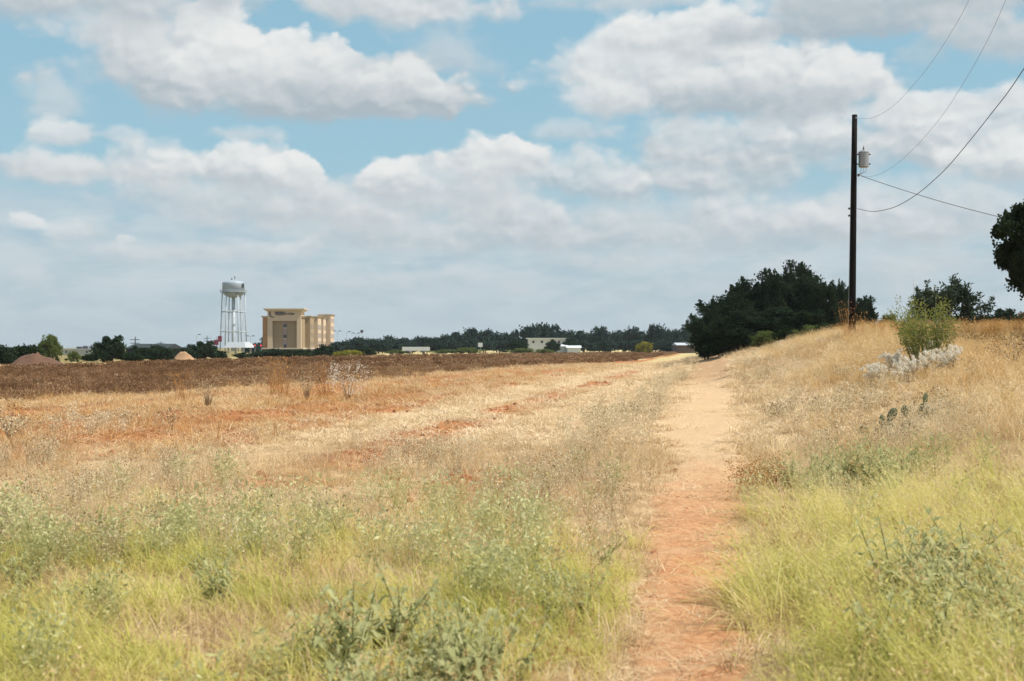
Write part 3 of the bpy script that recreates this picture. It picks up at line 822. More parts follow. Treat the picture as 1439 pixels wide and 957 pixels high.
# --- straw litter
X, Y = cand([(4.5, 10, 22), (10, 16, 24), (16, 22, 18)])
u = U(X, Y)
p = np.clip(.16 + .65 * ss(.42, .60, fbm(X / .6, Y / .35, 141, 3)) + offpath(X, Y, -.08, .5), 0, 1) * (1 - .7 * soil_mask(X, Y))
X5, Y5 = keep(X, Y, p)
scatter('straw_litter', 'litter', X5, Y5, 'bleached straw lying loose on the ground', 'straw', rng.uniform(.6, 1.1, len(X5)), .55 + .8 * (fbm(X5 / 2, Y5 / 3, 91, 3) - .5) + rng.normal(0, .12, len(X5)), tilt=.06)
X, Y = cand([(20, 30, 13), (30, 45, 9), (45, 75, 4.5), (75, 120, 2)])
u = U(X, Y)
p = np.clip(.06 + offpath(X, Y, .1, .6), 0, 1) * (1 - .75 * soil_mask(X, Y)) * (1 - .97 * plough_mask(X, Y)) * np.where(u > 3, .4, 1)
X6, Y6 = keep(X, Y, p)
orange = ss(-7.0, -9.5, U(X6, Y6))
scatter('straw_mat', 'litterfar', X6, Y6, 'matted stubble straw over the harvested strip', 'straw', rng.uniform(.6, 1.1, len(X6)) * (1 + .01 * (Y6 - 20)), .72 + .7 * (fbm(X6 / 3, Y6 / 6, 93, 3) - .5) + rng.normal(0, .12, len(X6)) - .42 * orange, tilt=.06)
# --- golden grass on the bank
X, Y = cand([(13, 20, 14), (20, 30, 13), (30, 45, 9.5), (45, 75, 5), (75, 120, 2)])
u = U(X, Y); n = fbm(X / 2.5, Y / 4, 95, 3)
p = ss(1.0, 5.0, u + 2.2 * (n - .5)) * (.35 + .65 * ss(15, 30, Y)) * (.45 + .55 * ss(.35, .6, n))
X7, Y7 = keep(X, Y, p)
gtint = .55 + 1.0 * (fbm(X7 / 4, Y7 / 5, 97, 3) - .5) + rng.normal(0, .12, len(X7)) - .30 * ss(5.5, 8.5, U(X7, Y7)) + .25 * ss(30, 18, Y7)
scatter('golden_grass', 'gold', X7, Y7, 'golden brown standing grass covering the bank', 'grass', rng.uniform(.55, 1.05, len(X7)), gtint)
# amber grass in the orange strip by the ploughed field, thinning out into it
X, Y = cand([(16, 30, 10), (30, 45, 8), (45, 80, 4.5), (80, 130, 2), (130, 260, .35)])
u = U(X, Y); n = fbm(X / 2.5, Y / 5, 99, 3)
pm = plough_mask(X, Y)
p = ss(-6.6, -9.5, u + 2 * (n - .5)) * (.35 + .65 * ss(.35, .6, n)) * (1 - pm * (1 - .55 * ss(-22, -4, X) * ss(.4, .6, n) - .6 * ss(.50, .64, n))) * ss(-24, -20, u + 0 * Y + 60 * (Y > 60)) * (1 - .6 * soil_mask(X, Y))
X8, Y8 = keep(X, Y, p)
scatter('amber_grass', 'amber', X8, Y8, 'rusty amber grass along the edge of the ploughed field', 'grass', rng.uniform(.5, 1.0, len(X8)), .45 + .9 * (fbm(X8 / 4, Y8 / 6, 101, 3) - .5) + rng.normal(0, .16, len(X8)))
X, Y = cand([(14, 30, 8), (30, 45, 6), (45, 80, 3.2), (80, 130, 1.2)])
u = U(X, Y); n = fbm(X / 1.8, Y / 5, 151, 3)
p = np.clip(ss(-6.8, -9.0, u) * .9 + .8 * np.exp(-((u + 5.0) / .9) ** 2) * ss(.4, .55, n), 0, 1) * (1 - .9 * plough_mask(X, Y)) * (1 - .6 * soil_mask(X, Y))
X8, Y8 = keep(X, Y, p)
scatter('amber_straw', 'amberlitter', X8, Y8, 'orange brown straw matted along the reddish furrows', 'straw', rng.uniform(.5, 1.0, len(X8)), .5 + .9 * (fbm(X8 / 3, Y8 / 6, 153, 3) - .5) + rng.normal(0, .16, len(X8)), tilt=.08)
# --- sparse dry stalks with seed heads standing in the foreground grass
X, Y = cand([(4.2, 9, 4.5), (9, 16, 4)])
u = U(X, Y)
X9, Y9 = keep(X, Y, ss(.25, .5, np.abs(u)) * ss(.42, .6, fbm(X / 1.5, Y / 1.5, 161, 3)))
scatter('dry_stalks', 'stalk', X9, Y9, 'sparse dead stalks with seed heads in the foreground grass', 'grass', rng.uniform(.6, 1.1, len(X9)), .4 + rng.normal(0, .25, len(X9)))
# --- rust coloured tall grass
X, Y = cand([(24, 40, 4.0), (40, 70, 3.5)])
u = U(X, Y); n = fbm(X / 2, Y / 3, 103, 3)
p = ss(5.5, 8, u) * ss(.52, .62, n)
X9, Y9 = keep(X, Y, p)
scatter('rust_grass', 'rust', X9, Y9, 'tall rust coloured grass on top of the bank', 'grass', rng.uniform(.45, .8, len(X9)), .5 + rng.normal(0, .2, len(X9)))
# --- grey seedy weeds
X, Y = cand([(9, 14, 18), (14, 20, 18)])
u = U(X, Y); n = fbm(X / 1.3, Y / 1.8, 105, 3)
strip = np.exp(-((u + 1.5) / .65) ** 2)
lp = ss(-2.2, -3.2, u) * ss(.44, .6, n) * ss(20.5, 17, Y) * .8
rp = ss(1.0, 1.5, u) * ss(4.5, 3.0, u) * ss(.44, .58, n) * ss(12.5, 14.5, Y)
p = np.clip(strip * ss(.32, .5, n) + lp + rp, 0, 1) * offpath(X, Y, .05)
X10, Y10 = keep(X, Y, p)
scatter('grey_weeds', 'greyw', X10, Y10, 'grey brown seedy weeds close to the left of the path', 'weeds', rng.uniform(.6, 1.1, len(X10)), .5 + .5 * (fbm(X10 / 1.5, Y10 / 2, 107, 3) - .5) + rng.normal(0, .15, len(X10)))
X, Y = cand([(20, 30, 8), (30, 45, 6), (45, 75, 4)])
u = U(X, Y); n = fbm(X / 1.6, Y / 3, 109, 3)
strip = np.exp(-((u + 1.75) / .6) ** 2) * ss(.28, .48, n)
rp = ss(1.1, 1.6, u) * ss(5.0, 3.2, u) * ss(.42, .56, n) * .8
lp = ss(-9, -11, u) * ss(.56, .68, n) * .4 * ss(32, 24, Y)
p = np.clip(strip + rp + lp, 0, 1) * offpath(X, Y, .05)
X11, Y11 = keep(X, Y, p)
scatter('grey_weed_tufts', 'greywfar', X11, Y11, 'pale grey weeds lining both sides of the distant path', 'weeds', rng.uniform(.55, 1.0, len(X11)), .55 + .5 * (fbm(X11 / 2, Y11 / 3, 111, 3) - .5) + rng.normal(0, .15, len(X11)))
# --- silver green leafy weeds
X, Y = cand([(4.2, 8, 9), (8, 14, 11), (14, 19, 7)])
u = U(X, Y); n = fbm(X / 1.1, Y / 1.3, 113, 3)
lp = ss(-.7, -1.3, u) * ss(.42, .58, n) * ss(16, 10.5, Y + 4 * (n - .5))
rp = np.exp(-((u - 1.9) / .9) ** 2 - ((Y - 13.8) / 1.6) ** 2) * .9 + ss(.9, 1.6, u) * ss(.56, .66, n) * ss(12, 8, Y) * .4
p = np.clip(lp + rp, 0, 1) * offpath(X, Y, .1)
X12, Y12 = keep(X, Y, p)
scatter('leafy_weeds', 'leafy', X12, Y12, 'silvery green leafy weeds spread through the foreground grass', 'weeds', rng.uniform(.7, 1.2, len(X12)), .45 + .6 * (fbm(X12 / 1.3, Y12 / 1.3, 115, 3) - .5) + rng.normal(0, .15, len(X12)))
# --- brown weeds on the ploughed field
X, Y = cand([(36, 60, 6), (60, 100, 2.6)])
X13, Y13 = keep(X, Y, plough_mask(X, Y) * (.45 + .55 * ss(.3, .6, fbm(X / 2, Y / 4, 117, 3))))
scatter('brown_weeds', 'brown', X13, Y13, 'short brown weeds on the near part of the ploughed field', 'weeds', rng.uniform(.5, 1.0, len(X13)), .42 + 1.1 * (fbm(X13 / 3, Y13 / 8, 119, 3) - .5) + rng.normal(0, .18, len(X13)) + .2 * ss(-25, -5, X13))
X, Y = cand([(95, 160, .55), (160, 400, .22)])
X14, Y14 = keep(X, Y, plough_mask(X, Y))
scatter('brown_weed_cover', 'brownfar', X14, Y14, 'brown weed cover on the far part of the ploughed field', 'weeds', rng.uniform(.6, 1.1, len(X14)), .40 + 1.1 * (fbm(X14 / 8, Y14 / 20, 121, 3) - .5) + rng.normal(0, .2, len(X14)) + .15 * ss(-30, 0, X14))
# --- red clods
X, Y = cand([(4.5, 12, 70), (12, 22, 36), (22, 40, 12), (40, 70, 4)])
u = U(X, Y)
p = np.clip(soil_mask(X, Y) * 1.1 + .9 * ss(hw(Y) + .1, hw(Y) - .1, np.abs(u)) * ss(.42, .6, fbm(X / .5, Y / .3, 123, 3)) * ss(26, 15, Y), 0, 1)
X15, Y15 = keep(X, Y, p)
scatter('soil_clods', 'clod', X15, Y15, 'crumbled red soil clods on the path and furrows', 'soil', (.006 + .026 * rng.random(len(X15)) ** 2.2) * (1 + .03 * Y15), .5, tilt=.5, dz=.012)

# ------------------------------------------------------------------ trees
def crown_mesh(name, seed, rx, rz, zc, ncl, nl, l, w_, mat, sig=.17, droop=0.0, flat_bottom=None, spire=0.0):
    q = np.random.default_rng(seed); a = Acc()
    d = unit(q.normal(0, 1, (ncl, 3)))
    rad = q.uniform(.25, 1.0, ncl) ** .6
    C = d * rad[:, None] * np.array([rx, rx, rz]) * q.uniform(.8, 1.1, (ncl, 1))
    C[:, 2] += zc
    if flat_bottom is not None: C[:, 2] = np.maximum(C[:, 2], flat_bottom + q.uniform(0, rz * .3, ncl))
    cl = np.repeat(np.arange(ncl), nl)
    s = sig * q.uniform(.6, 1.4, ncl) * (rx + rz) / 2
    P = C[cl] + np.clip(q.normal(0, 1, (ncl * nl, 3)), -1.75, 1.75) * s[cl][:, None] * np.array([1, 1, .75])
    rn = np.clip(q.random(ncl)[cl] * .6 + q.random(len(P)) * .4, 0, 1)
    if spire:   # twigs that stick out of the crown, leaves close along them
        nt = int(ncl * 1.3); k = q.integers(0, ncl, nt)
        out_d = unit(C[k] - np.array([0, 0, zc * .4])) + q.normal(0, .25, (nt, 3)); out_d[:, 2] += .25
        out_d = unit(out_d); ln = spire * rz * q.uniform(.35, .8, nt); m_ = int(nl * .32)
        tt = q.random((nt, m_)) ** .8
        S = C[k][:, None] + out_d[:, None] * (ln[:, None] * tt)[..., None] + q.normal(0, 1, (nt, m_, 3)) * (.11 * sig / .15 * (1.15 - tt))[..., None] * rx * .5
        P = np.concatenate([P, S.reshape(-1, 3)]); rn = np.concatenate([rn, np.repeat(q.random(nt) * .6 + .2, m_)])
    leaves(a, P, q, l, w_, np.array([0, 0, -droop]), 1.0, rnd=rn)
    me = a.mesh(name); me.materials.append(mat)
    return me, C

def trunk_mesh(name, C, seed, r0, h0, nl=9, multi=1):
    q = np.random.default_rng(seed); a = Acc()
    bases = [(q.normal(0, .12), q.normal(0, .12), -.15) for _ in range(multi)]
    idx = q.choice(len(C), min(nl, len(C)), replace=False)
    for k in range(multi):
        b = Vector(bases[k]); top = Vector((b.x * 2.2 + q.normal(0, .15), b.y * 2.2 + q.normal(0, .15), h0))
        tube(a, [b, b.lerp(top, .5) + Vector((q.normal(0, .05), q.normal(0, .05), 0)), top], [r0 * 1.25, r0, r0 * .8], 8)
        for i in idx[k::multi]:
            e = Vector(C[i]); mp = top.lerp(e, .5) + Vector((q.normal(0, .1), q.normal(0, .1), .08))
            tube(a, [top, mp, e], [r0 * .65, r0 * .4, r0 * .12], 5)
    me = a.mesh(name, True); me.materials.append(M['bark'])
    return me

KINDS = {}
def kind(key, seed, rx, rz, zc, ncl, nl, l, w_, mat, sig=.17, r0=.12, h0=.8, multi=1, **kw):
    cm, C = crown_mesh('crown', seed, rx, rz, zc, ncl, nl, l, w_, M[mat], sig, **kw)
    KINDS[key] = (cm, trunk_mesh('trunk', C, seed + 1, r0, h0, multi=multi), rx, zc + rz * (1 + .12 * (kw.get('spire', 0) > 0)))

# nominal sizes; placed with a scale
for k in range(4):
    kind('cluster%d' % k, 200 + k, 2.1, 2.5, 2.7, 80, 300, .17, .06, 'lf_dark', .12, .13, 1.0, 2, spire=.5)
for k in range(5):
    kind('far%d' % k, 220 + k, 3.6, 2.5, 3.1, 42, 60, .62, .24, 'lf_far', .17, .2, 1.5)
for k in range(3):
    kind('bush%d' % k, 240 + k, 1.6, 1.1, 1.15, 44, 110, .24, .085, 'lf_dark', .17, .07, .4, 2, spire=.4)
for k in range(2):
    kind('midbush%d' % k, 250 + k, 1.6, 1.1, 1.2, 44, 110, .24, .08, 'lf_mid', .17, .07, .4, 2, spire=.4)
kind('lightbush', 260, 1.6, 1.1, 1.1, 36, 120, .2, .06, 'lf_light', .18, .06, .4, 2, spire=.5)
kind('feather', 266, 1.6, 1.2, 1.2, 36, 120, .22, .035, 'lf_grey', .15, .06, .4, 3, spire=.9)
kind('yellowbush', 262, 1.6, .8, .7, 36, 120, .2, .06, 'lf_yellow', .18, .05, .3, 2, spire=.4)
kind('oak', 264, 2.7, 2.1, 3.7, 170, 260, .13, .065, 'lf_black', .075, .2, 1.4, spire=.25)

def tree(name, key, px, Y, top_py, wpx, label, cat='tree', group=None, base_z=None, rz=None):
    """a tree whose crown is wpx photo pixels wide and tops out at row top_py"""
    cm, tm, rx, zt = KINDS[key]
    X = X_of(px, Y); bz = t1(X, Y) if base_z is None else base_z
    H = EYE + (HZ - top_py) / F * Y - bz
    sx = (wpx / F * Y) / (2.2 * rx); sz = H / (zt * 1.06)
    e = empty(name, (X, Y, bz), label, cat, group, random.uniform(0, 6.28) if rz is None else rz)
    e.scale = (sx, sx, sz)
    link_mesh('trunk', tm, None, e); link_mesh('crown', cm, None, e)
    return e

# dark cluster on the right of the path
CL = [(992, 92, 428, 56, 'low dark tree at the left end of the big dark grove'), (1022, 97, 400, 78, 'dark round tree standing second from the left in the grove'),
      (1058, 101, 382, 84, 'dark leafy tree left of the tallest in the grove'), (1092, 98, 372, 80, 'broad dark tree in the middle of the grove, just left of its tallest'),
      (1124, 103, 362, 74, 'tallest tree of the dark grove, with a ragged pointed top'), (1150, 97, 378, 66, 'dark tree right of the tallest in the grove'),
      (1178, 100, 388, 36, 'narrow dark tree right behind the utility pole'), (1212, 104, 412, 44, 'smaller dark tree just right of the utility pole'),
      (1040, 88, 432, 90, 'low wide dark tree in front at the left of the grove'), (1110, 88, 426, 100, 'low wide dark tree in front at the right of the grove')]
for i, (px, Y, ty, wp, lb) in enumerate(CL):
    tree('shade_tree', 'cluster%d' % (i % 4), px, Y, ty, wp, lb, 'tree', 'dark trees of the grove by the path')
for (k, px, Y, ty, wp, lb) in [('lightbush', 1078, 80, 464, 46, 'low pale green bush at the foot of the dark grove nearest the path'), ('midbush0', 1106, 78, 459, 44, 'low green bush at the foot of the dark grove, second from the path'),
                               ('lightbush', 1138, 76, 456, 40, 'low pale green bush at the foot of the dark grove, third from the path'), ('midbush1', 1168, 74, 452, 44, 'low green bush at the foot of the dark grove beside the pole'), ('bush1', 1018, 90, 470, 64, 'low dark bush at the foot of the grove where the path ends')]:
    tree('bush', k, px, Y, ty, wp, lb, 'bush')
# right edge tree
tree('oak_tree', 'oak', 1482, 38, 246, 190, 'nearly black dense tree cut off by the right edge of the view', 'tree')
# behind the bank, right
for (k, px, Y, ty, wp, lb) in [('feather', 1334, 62, 388, 112, 'grey green feathery bush behind the yellow green shrub'), ('feather', 1302, 66, 402, 60, 'dark bush behind the left side of the yellow green shrub'),
                               ('bush2', 1415, 110, 432, 60, 'dark green bush on the skyline below the right edge tree'), ('midbush0', 1385, 105, 440, 40, 'low green bush on the skyline left of the dark one at the right edge'),
                               ('lightbush', 1252, 95, 440, 34, 'small light green bush on the skyline right of the utility pole'), ('bush0', 1450, 100, 428, 50, 'dark green bush at the far right end of the skyline')]:
    tree('bush', k, px, Y, ty, wp, lb, 'bush')
# far treeline
TOPS = [(478, 479), (496, 477), (514, 474), (532, 476), (546, 472), (562, 475), (576, 477), (594, 471), (612, 475), (628, 471), (645, 465), (662, 462), (680, 461), (698, 465), (712, 468), (724, 461), (744, 459), (766, 452), (786, 460), (803, 465),
        (820, 463), (842, 460), (858, 465), (876, 462), (890, 460), (906, 464), (922, 457), (938, 460), (954, 458), (970, 456), (985, 455)]
for i, (px, ty) in enumerate(TOPS):
    Y = 395 + random.uniform(-15, 25); lb = 'dark tree in the far treeline between the hotel and the grove'
    wp = random.uniform(26, 40)
    if px == 766: lb = 'tallest rounded tree of the far treeline, above the white building'; wp = 52
    if px == 724: lb = 'thin upright tree standing above the far treeline'; wp = 14
    tree('shade_tree', 'far%d' % (i % 5), px, Y, ty, wp, lb, 'tree', 'trees of the far treeline')
for i in range(26):
    px = 484 + i * 19.5 + random.uniform(-5, 5)
    if 708 < px < 806: continue
    tree('shade_tree', 'far%d' % (i % 5), px, 372 + random.uniform(-6, 6), 477 + random.uniform(-3, 3), random.uniform(26, 38), 'dark tree in the far treeline between the hotel and the grove', 'tree', 'trees of the far treeline')
for i, (px, ty, wp, Y) in enumerate([(250, 487, 24, 520), (268, 484, 24, 520), (350, 484, 20, 540), (362, 481, 22, 540), (212, 487, 26, 420), (236, 488, 24, 420), (372, 474, 20, 560), (12, 487, 40, 330)]):
    tree('shade_tree', 'far%d' % (i % 5), px, Y, ty, wp, 'low dark tree on the skyline left of the hotel', 'tree', 'trees on the skyline left of the hotel')
# bushes along the far field edge
BU = [('bush0', 4, 128, 482, 46, 'dark bush at the left edge, behind the dirt mound'), ('midbush1', 36, 132, 481, 44, 'mid green bush between the left edge and the pale green tree'),
      ('lightbush', 70, 150, 469, 38, 'pale green round tree above the dirt mound'), ('lightbush', 103, 165, 493, 22, 'small yellow green bush right of the dirt mound'),
      ('bush2', 155, 150, 470, 50, 'big dark round bush left of the dark roofed shed'), ('bush1', 196, 170, 486, 36, 'low dark bush under the left half of the dark roof'),
      ('bush0', 224, 165, 483, 40, 'dark bush in front of the right end of the dark roof'), ('bush2', 286, 185, 478, 44, 'dark round bush left of the water tower'),
      ('bush1', 306, 188, 491, 30, 'dark bush right of the round one below the water tower'), ('bush0', 378, 215, 489, 42, 'dark bush below the left corner of the hotel'),
      ('midbush0', 408, 218, 490, 60, 'wide green bush below the middle of the hotel'), ('bush2', 437, 222, 491, 36, 'dark bush below the right side of the hotel'),
      ('bush1', 457, 212, 484, 36, 'dark round bush at the right corner of the hotel'), ('yellowbush', 490, 205, 492, 46, 'bright yellow bush right of the hotel'),
      ('bush0', 514, 240, 487, 32, 'dark bush behind the bright yellow bush'), ('midbush0', 362, 225, 494, 26, 'small green bush left of the hotel corner'),
      ('midbush1', 128, 170, 496, 30, 'low green bush in front of the pale flat roofed building'), ('bush1', 262, 200, 489, 40, 'low dark bush behind the pale dirt heap'), ('bush2', 342, 205, 495, 26, 'dark bush at the right foot of the water tower'), ('midbush0', 182, 160, 494, 40, 'low green bush at the right foot of the big dark bush'), ('lightbush', 660, 330, 488, 40, 'pale green bush under the white sign in the treeline'), ('lightbush', 732, 330, 489, 40, 'yellow green bush in front of the white building'), ('lightbush', 764, 325, 490, 32, 'yellow green bush right of the one before the white building'),
      ('bush1', 776, 340, 477, 26, 'dark bush in front of the white building, right of its middle'), ('bush0', 728, 345, 475, 34, 'dark bush just left of the white building'), ('bush2', 800, 350, 474, 26, 'dark bush at the right end of the white building'), ('yellowbush', 905, 300, 480, 26, 'yellow green bush alone before the far treeline'), ('lightbush', 560, 330, 491, 36, 'pale green bush left of the long white trailer'), ('lightbush', 625, 330, 491, 44, 'pale green bush right of the long white trailer')]
for (k, px, Y, ty, wp, lb) in BU:
    tree('bush', k, px, Y, ty, wp, lb, 'bush')

# ------------------------------------------------------------------ yellow green shrub on the bank
def shrub(px, Y, top_py, wpx, label):
    X = X_of(px, Y); bz = t1(X, Y); H = EYE + (HZ - top_py) / F * Y - bz; wd = wpx / F * Y / 2
    e = empty('shrub', (X, Y, bz), label, 'shrub')
    q = np.random.default_rng(301); a = Acc(); f = Acc()
    lobes = [(-.62, .0, .80), (-.25, .3, .95), (.12, -.2, .78), (.42, .1, 1.06), (.70, .25, .70), (.2, .5, .9), (-.5, -.4, .62)]
    for k in range(70):
        lx, ly, lh = lobes[k % len(lobes)]
        tip = Vector((wd * (lx + q.normal(0, .16)), wd * (ly + q.normal(0, .16)), H * lh * q.uniform(.62, 1.02)))
        b = Vector((wd * lx * .35 + q.normal(0, .05), wd * ly * .35 + q.normal(0, .05), -.05))
        mid_ = b.lerp(tip, .5) + Vector((q.normal(0, .05), q.normal(0, .05), .06 * H))
        tube(a, [b, mid_, tip], [.010, .007, .002], 4)
        n = int(q.integers(34, 90))
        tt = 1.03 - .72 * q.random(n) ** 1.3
        B = np.array([b.lerp(mid_, min(1, 2 * s)) if s < .5 else mid_.lerp(tip, 2 * s - 1) for s in tt])
        P = B + q.normal(0, .06, (n, 3))
        dd = unit(np.array([[tip.x - b.x, tip.y - b.y, .3 * H]]))[0]
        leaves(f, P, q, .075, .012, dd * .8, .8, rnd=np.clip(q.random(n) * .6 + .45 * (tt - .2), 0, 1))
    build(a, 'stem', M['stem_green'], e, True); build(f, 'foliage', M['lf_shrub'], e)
    return e
shrub(1300, 30, 415, 112, 'yellow green leafy shrub standing in the golden grass of the bank')

# ------------------------------------------------------------------ individual weeds
def broad_weed_mesh(seed, H=.42, ns=6):
    q = np.random.default_rng(seed); st = Acc(); lf = Acc()
    for k in range(ns):
        an = q.uniform(0, 6.283); L = H * q.uniform(.6, 1.1); le = q.uniform(.15, .85)
        b = Vector((q.normal(0, .03), q.normal(0, .03), -.02))
        pts = [b]
        for s in range(1, 6):
            f = s / 5; pts.append(b + Vector((math.cos(an) * math.sin(le) * L * f ** 1.3, math.sin(an) * math.sin(le) * L * f ** 1.3, L * f * math.cos(le * .8))))
        tube(st, pts, [.0038, .0034, .003, .0026, .002, .0014], 5)
        nlv = int(q.integers(11, 17))
        for j in range(nlv):
            f = .18 + .8 * j / nlv; i = min(4, int(f * 5)); p = pts[i].lerp(pts[i + 1], f * 5 - i)
            a2 = j * 2.4 + q.uniform(-.4, .4); ll = .085 * q.uniform(.5, 1.35) * (1.15 - .55 * f); ww = ll * q.uniform(.15, .22)
            d = Vector((math.cos(a2), math.sin(a2), q.uniform(.0, .55))).normalized(); sd_ = d.cross(Vector((0, 0, 1))).normalized(); nn = sd_.cross(d)
            V = []; Fs = []
            rows = 5
            for s in range(rows + 1):
                x = s / rows; wv = ww * math.sin(math.pi * min(.97, x * .93 + .05)) ** .8; cz = -ll * .45 * x * x + .012 * math.sin(x * 7 + j)
                c_ = p + d * ll * x + nn * cz
                if s == rows: wv = .0006
                V += [c_ - sd_ * wv + nn * wv * .45, c_, c_ + sd_ * wv + nn * wv * .45]
            for s in range(rows):
                o_ = s * 3
                Fs += [[o_, o_ + 1, o_ + 4, o_ + 3], [o_ + 1, o_ + 2, o_ + 5, o_ + 4]]
            lf.add([tuple(v) for v in V], Fs, q.random() * .8 + .2 * f)
    a, b = st.mesh('stem', True), lf.mesh('leaf', True)
    a.materials.append(M['stem_green']); b.materials.append(M['lf_weed'])
    return a, b
BW = [broad_weed_mesh(400 + k) for k in range(5)]
def broad_weed(px, py, Y, label, group, s):
    # py: photo row of the plant's middle; only px and Y place it on the ground
    X = X_of(px, Y)
    e = empty('broadleaf_weed', (X, Y, t1(X, Y)), label, 'weed', group, random.uniform(0, 6.28))
    e.scale = (s, s, s)
    k = random.randrange(5)
    link_mesh('stem', BW[k][0], None, e); link_mesh('leaf', BW[k][1], None, e)
q = np.random.default_rng(5)
for i in range(20):
    broad_weed(q.uniform(430, 710), 0, q.uniform(5.0, 6.6), 'silvery broad leaved weed in the clump at the bottom centre of the foreground', 'broadleaf weeds at the bottom centre', q.uniform(.9, 1.35))
for i in range(9):
    broad_weed(q.uniform(640, 860), 0, q.uniform(7.2, 9.5), 'silvery broad leaved weed left of the path just beyond the nearest clump', 'broadleaf weeds left of the near path', q.uniform(.6, .9))
for i in range(15):
    broad_weed(q.uniform(1240, 1440), 0, q.uniform(6.2, 8.0), 'dark stemmed broad leaved weed in the long grass of the right foreground', 'broadleaf weeds in the right foreground grass', q.uniform(1.0, 1.45))
for i in range(16):
    broad_weed(q.uniform(1105, 1290), 0, q.uniform(12.6, 14.8), 'silvery leaved weed on the bank right of the red path', 'broadleaf weeds right of the red path', q.uniform(.9, 1.3))
for i in range(22):
    broad_weed(q.uniform(20, 330), 0, q.uniform(7.6, 11.5), 'silvery leaved weed in the green patch of the left foreground', 'broadleaf weeds in the left foreground', q.uniform(.55, .9))

# white fluffy seed weeds
def fluff_mesh(seed):
    q = np.random.default_rng(seed); st = Acc(); fl = Acc()
    for k in range(14):
        an = q.uniform(0, 6.283); h = q.uniform(.2, .52); rr = q.uniform(.02, .3)
        tip = Vector((rr * math.cos(an), rr * math.sin(an), h))
        tube(st, [(0, 0, -.03), (tip.x * .4, tip.y * .4, h * .6), tuple(tip)], [.004, .003, .002], 4)
        for j in range(3):
            c_ = np.array(tip) + q.normal(0, .035, 3)
            P = np.repeat(c_[None], 40, 0) + q.normal(0, .012, (40, 3))
            leaves(fl, P, q, .055, .0075, None, 1.0)
    a, b = st.mesh('stem', True), fl.mesh('fluff')
    a.materials.append(M['stem_dry']); b.materials.append(M['fluff'])
    return a, b
FL = [fluff_mesh(450 + k) for k in range(4)]
for i in range(17):
    px = q.uniform(1218, 1286) if i < 11 else q.uniform(1300, 1350)
    Y = q.uniform(28.0, 31.5); X = X_of(px, Y)
    e = empty('fluffy_weed', (X, Y, t1(X, Y)), 'white fluffy seeding weed in front of the shrub on the bank' if px < 1290 else 'white fluffy weed at the right foot of the bank shrub', 'weed',
              'white fluffy weeds before the shrub' if px < 1290 else 'white fluffy weeds right of the shrub foot', q.uniform(0, 6.28))
    s = q.uniform(.7, 1.1); e.scale = (s * .85, s * .85, s); k = i % 4
    link_mesh('stem', FL[k][0], None, e); link_mesh('fluff', FL[k][1], None, e)

# prickly pear
def cactus(px, Y, n, seed, label):
    q = np.random.default_rng(seed); X = X_of(px, Y)
    e = empty('prickly_pear', (X, Y, t1(X, Y) + .0), label, 'cactus')
    pos = []
    for k in range(n):
        b = (q.normal(0, .15), q.normal(0, .09), .06) if k < n - 1 else pos[0]
        a = Acc(); bm = bmesh.new(); bmesh.ops.create_icosphere(bm, subdivisions=3, radius=1)
        tl = q.normal(0, .45); tz = q.uniform(-.7, .7); s = q.uniform(.075, .11)
        mt = Matrix.Translation(b) @ Euler((0, tl, tz)).to_matrix().to_4x4() @ Matrix.Translation((0, 0, s * 1.05)) @ Matrix.Diagonal((s * .8, s * .16, s * 1.15, 1))
        for v in bm.verts: v.co.x *= .82 + .18 * v.co.z
        V = [tuple(mt @ v.co) for v in bm.verts]; Fc = [[v.index for v in f.verts] for f in bm.faces]; bm.free()
        a.add(V, Fc); build(a, 'pad', M['cactus'], e, True)
        pos.append(tuple(mt @ Vector((0, 0, .9))))
cactus(1268, 18.2, 8, 501, 'dark green prickly pear cactus low in the dry grass, front clump')
cactus(1240, 18.4, 4, 502, 'small dark prickly pear left of the larger front clump')
cactus(1300, 20.0, 7, 503, 'dark prickly pear cactus behind and right of the front clump')

# bluestem tufts by the field edge and on the bank
def tuft(px, Y, top_py, label, seed, n=60, spread=.34, mat='g_tuft', lean=.42):
    q = np.random.default_rng(seed); X = X_of(px, Y); bz = t1(X, Y); H = EYE + (HZ - top_py) / F * Y - bz
    e = empty('grass_tuft', (X, Y, bz), label, 'grass tuft')
    a = Acc(); blades(a, n, q, spread * .6, (H * .3, H * 1.1), .0055, (.0, lean), .3, None, 1, 4)
    build(a, 'blade', M[mat], e)
    b = Acc(); P = np.stack([q.normal(0, spread * .6, n), q.normal(0, spread * .6, n), H * q.uniform(.55, 1, n)], -1)
    leaves(b, P, q, .10, .012, np.array([0, 0, 1.5]), .4); build(b, 'foliage', M[mat], e)
tuft(391, 41, 502, 'tall orange grass tuft standing before the ploughed field below the hotel', 520, 120, .55)
tuft(456, 42, 512, 'orange grass tuft between the tall tuft and the white seeded weed', 521, 90, .5)
tuft(257, 37, 524, 'thin orange grass tuft left of the tall one at the field edge', 522, 60)
tuft(1190, 53, 424, 'orange brown tall grass left of the foot of the utility pole', 523, 50, .4)
tuft(1207, 52, 440, 'orange brown grass right of the foot of the utility pole', 524, 40, .4)
tuft(1432, 38, 436, 'rust coloured tall grass on the bank at the right edge', 525, 40, .3)
tuft(1365, 36, 446, 'thin tall dry grass right of the yellow green shrub', 526, 24, .3, 'g_gold')

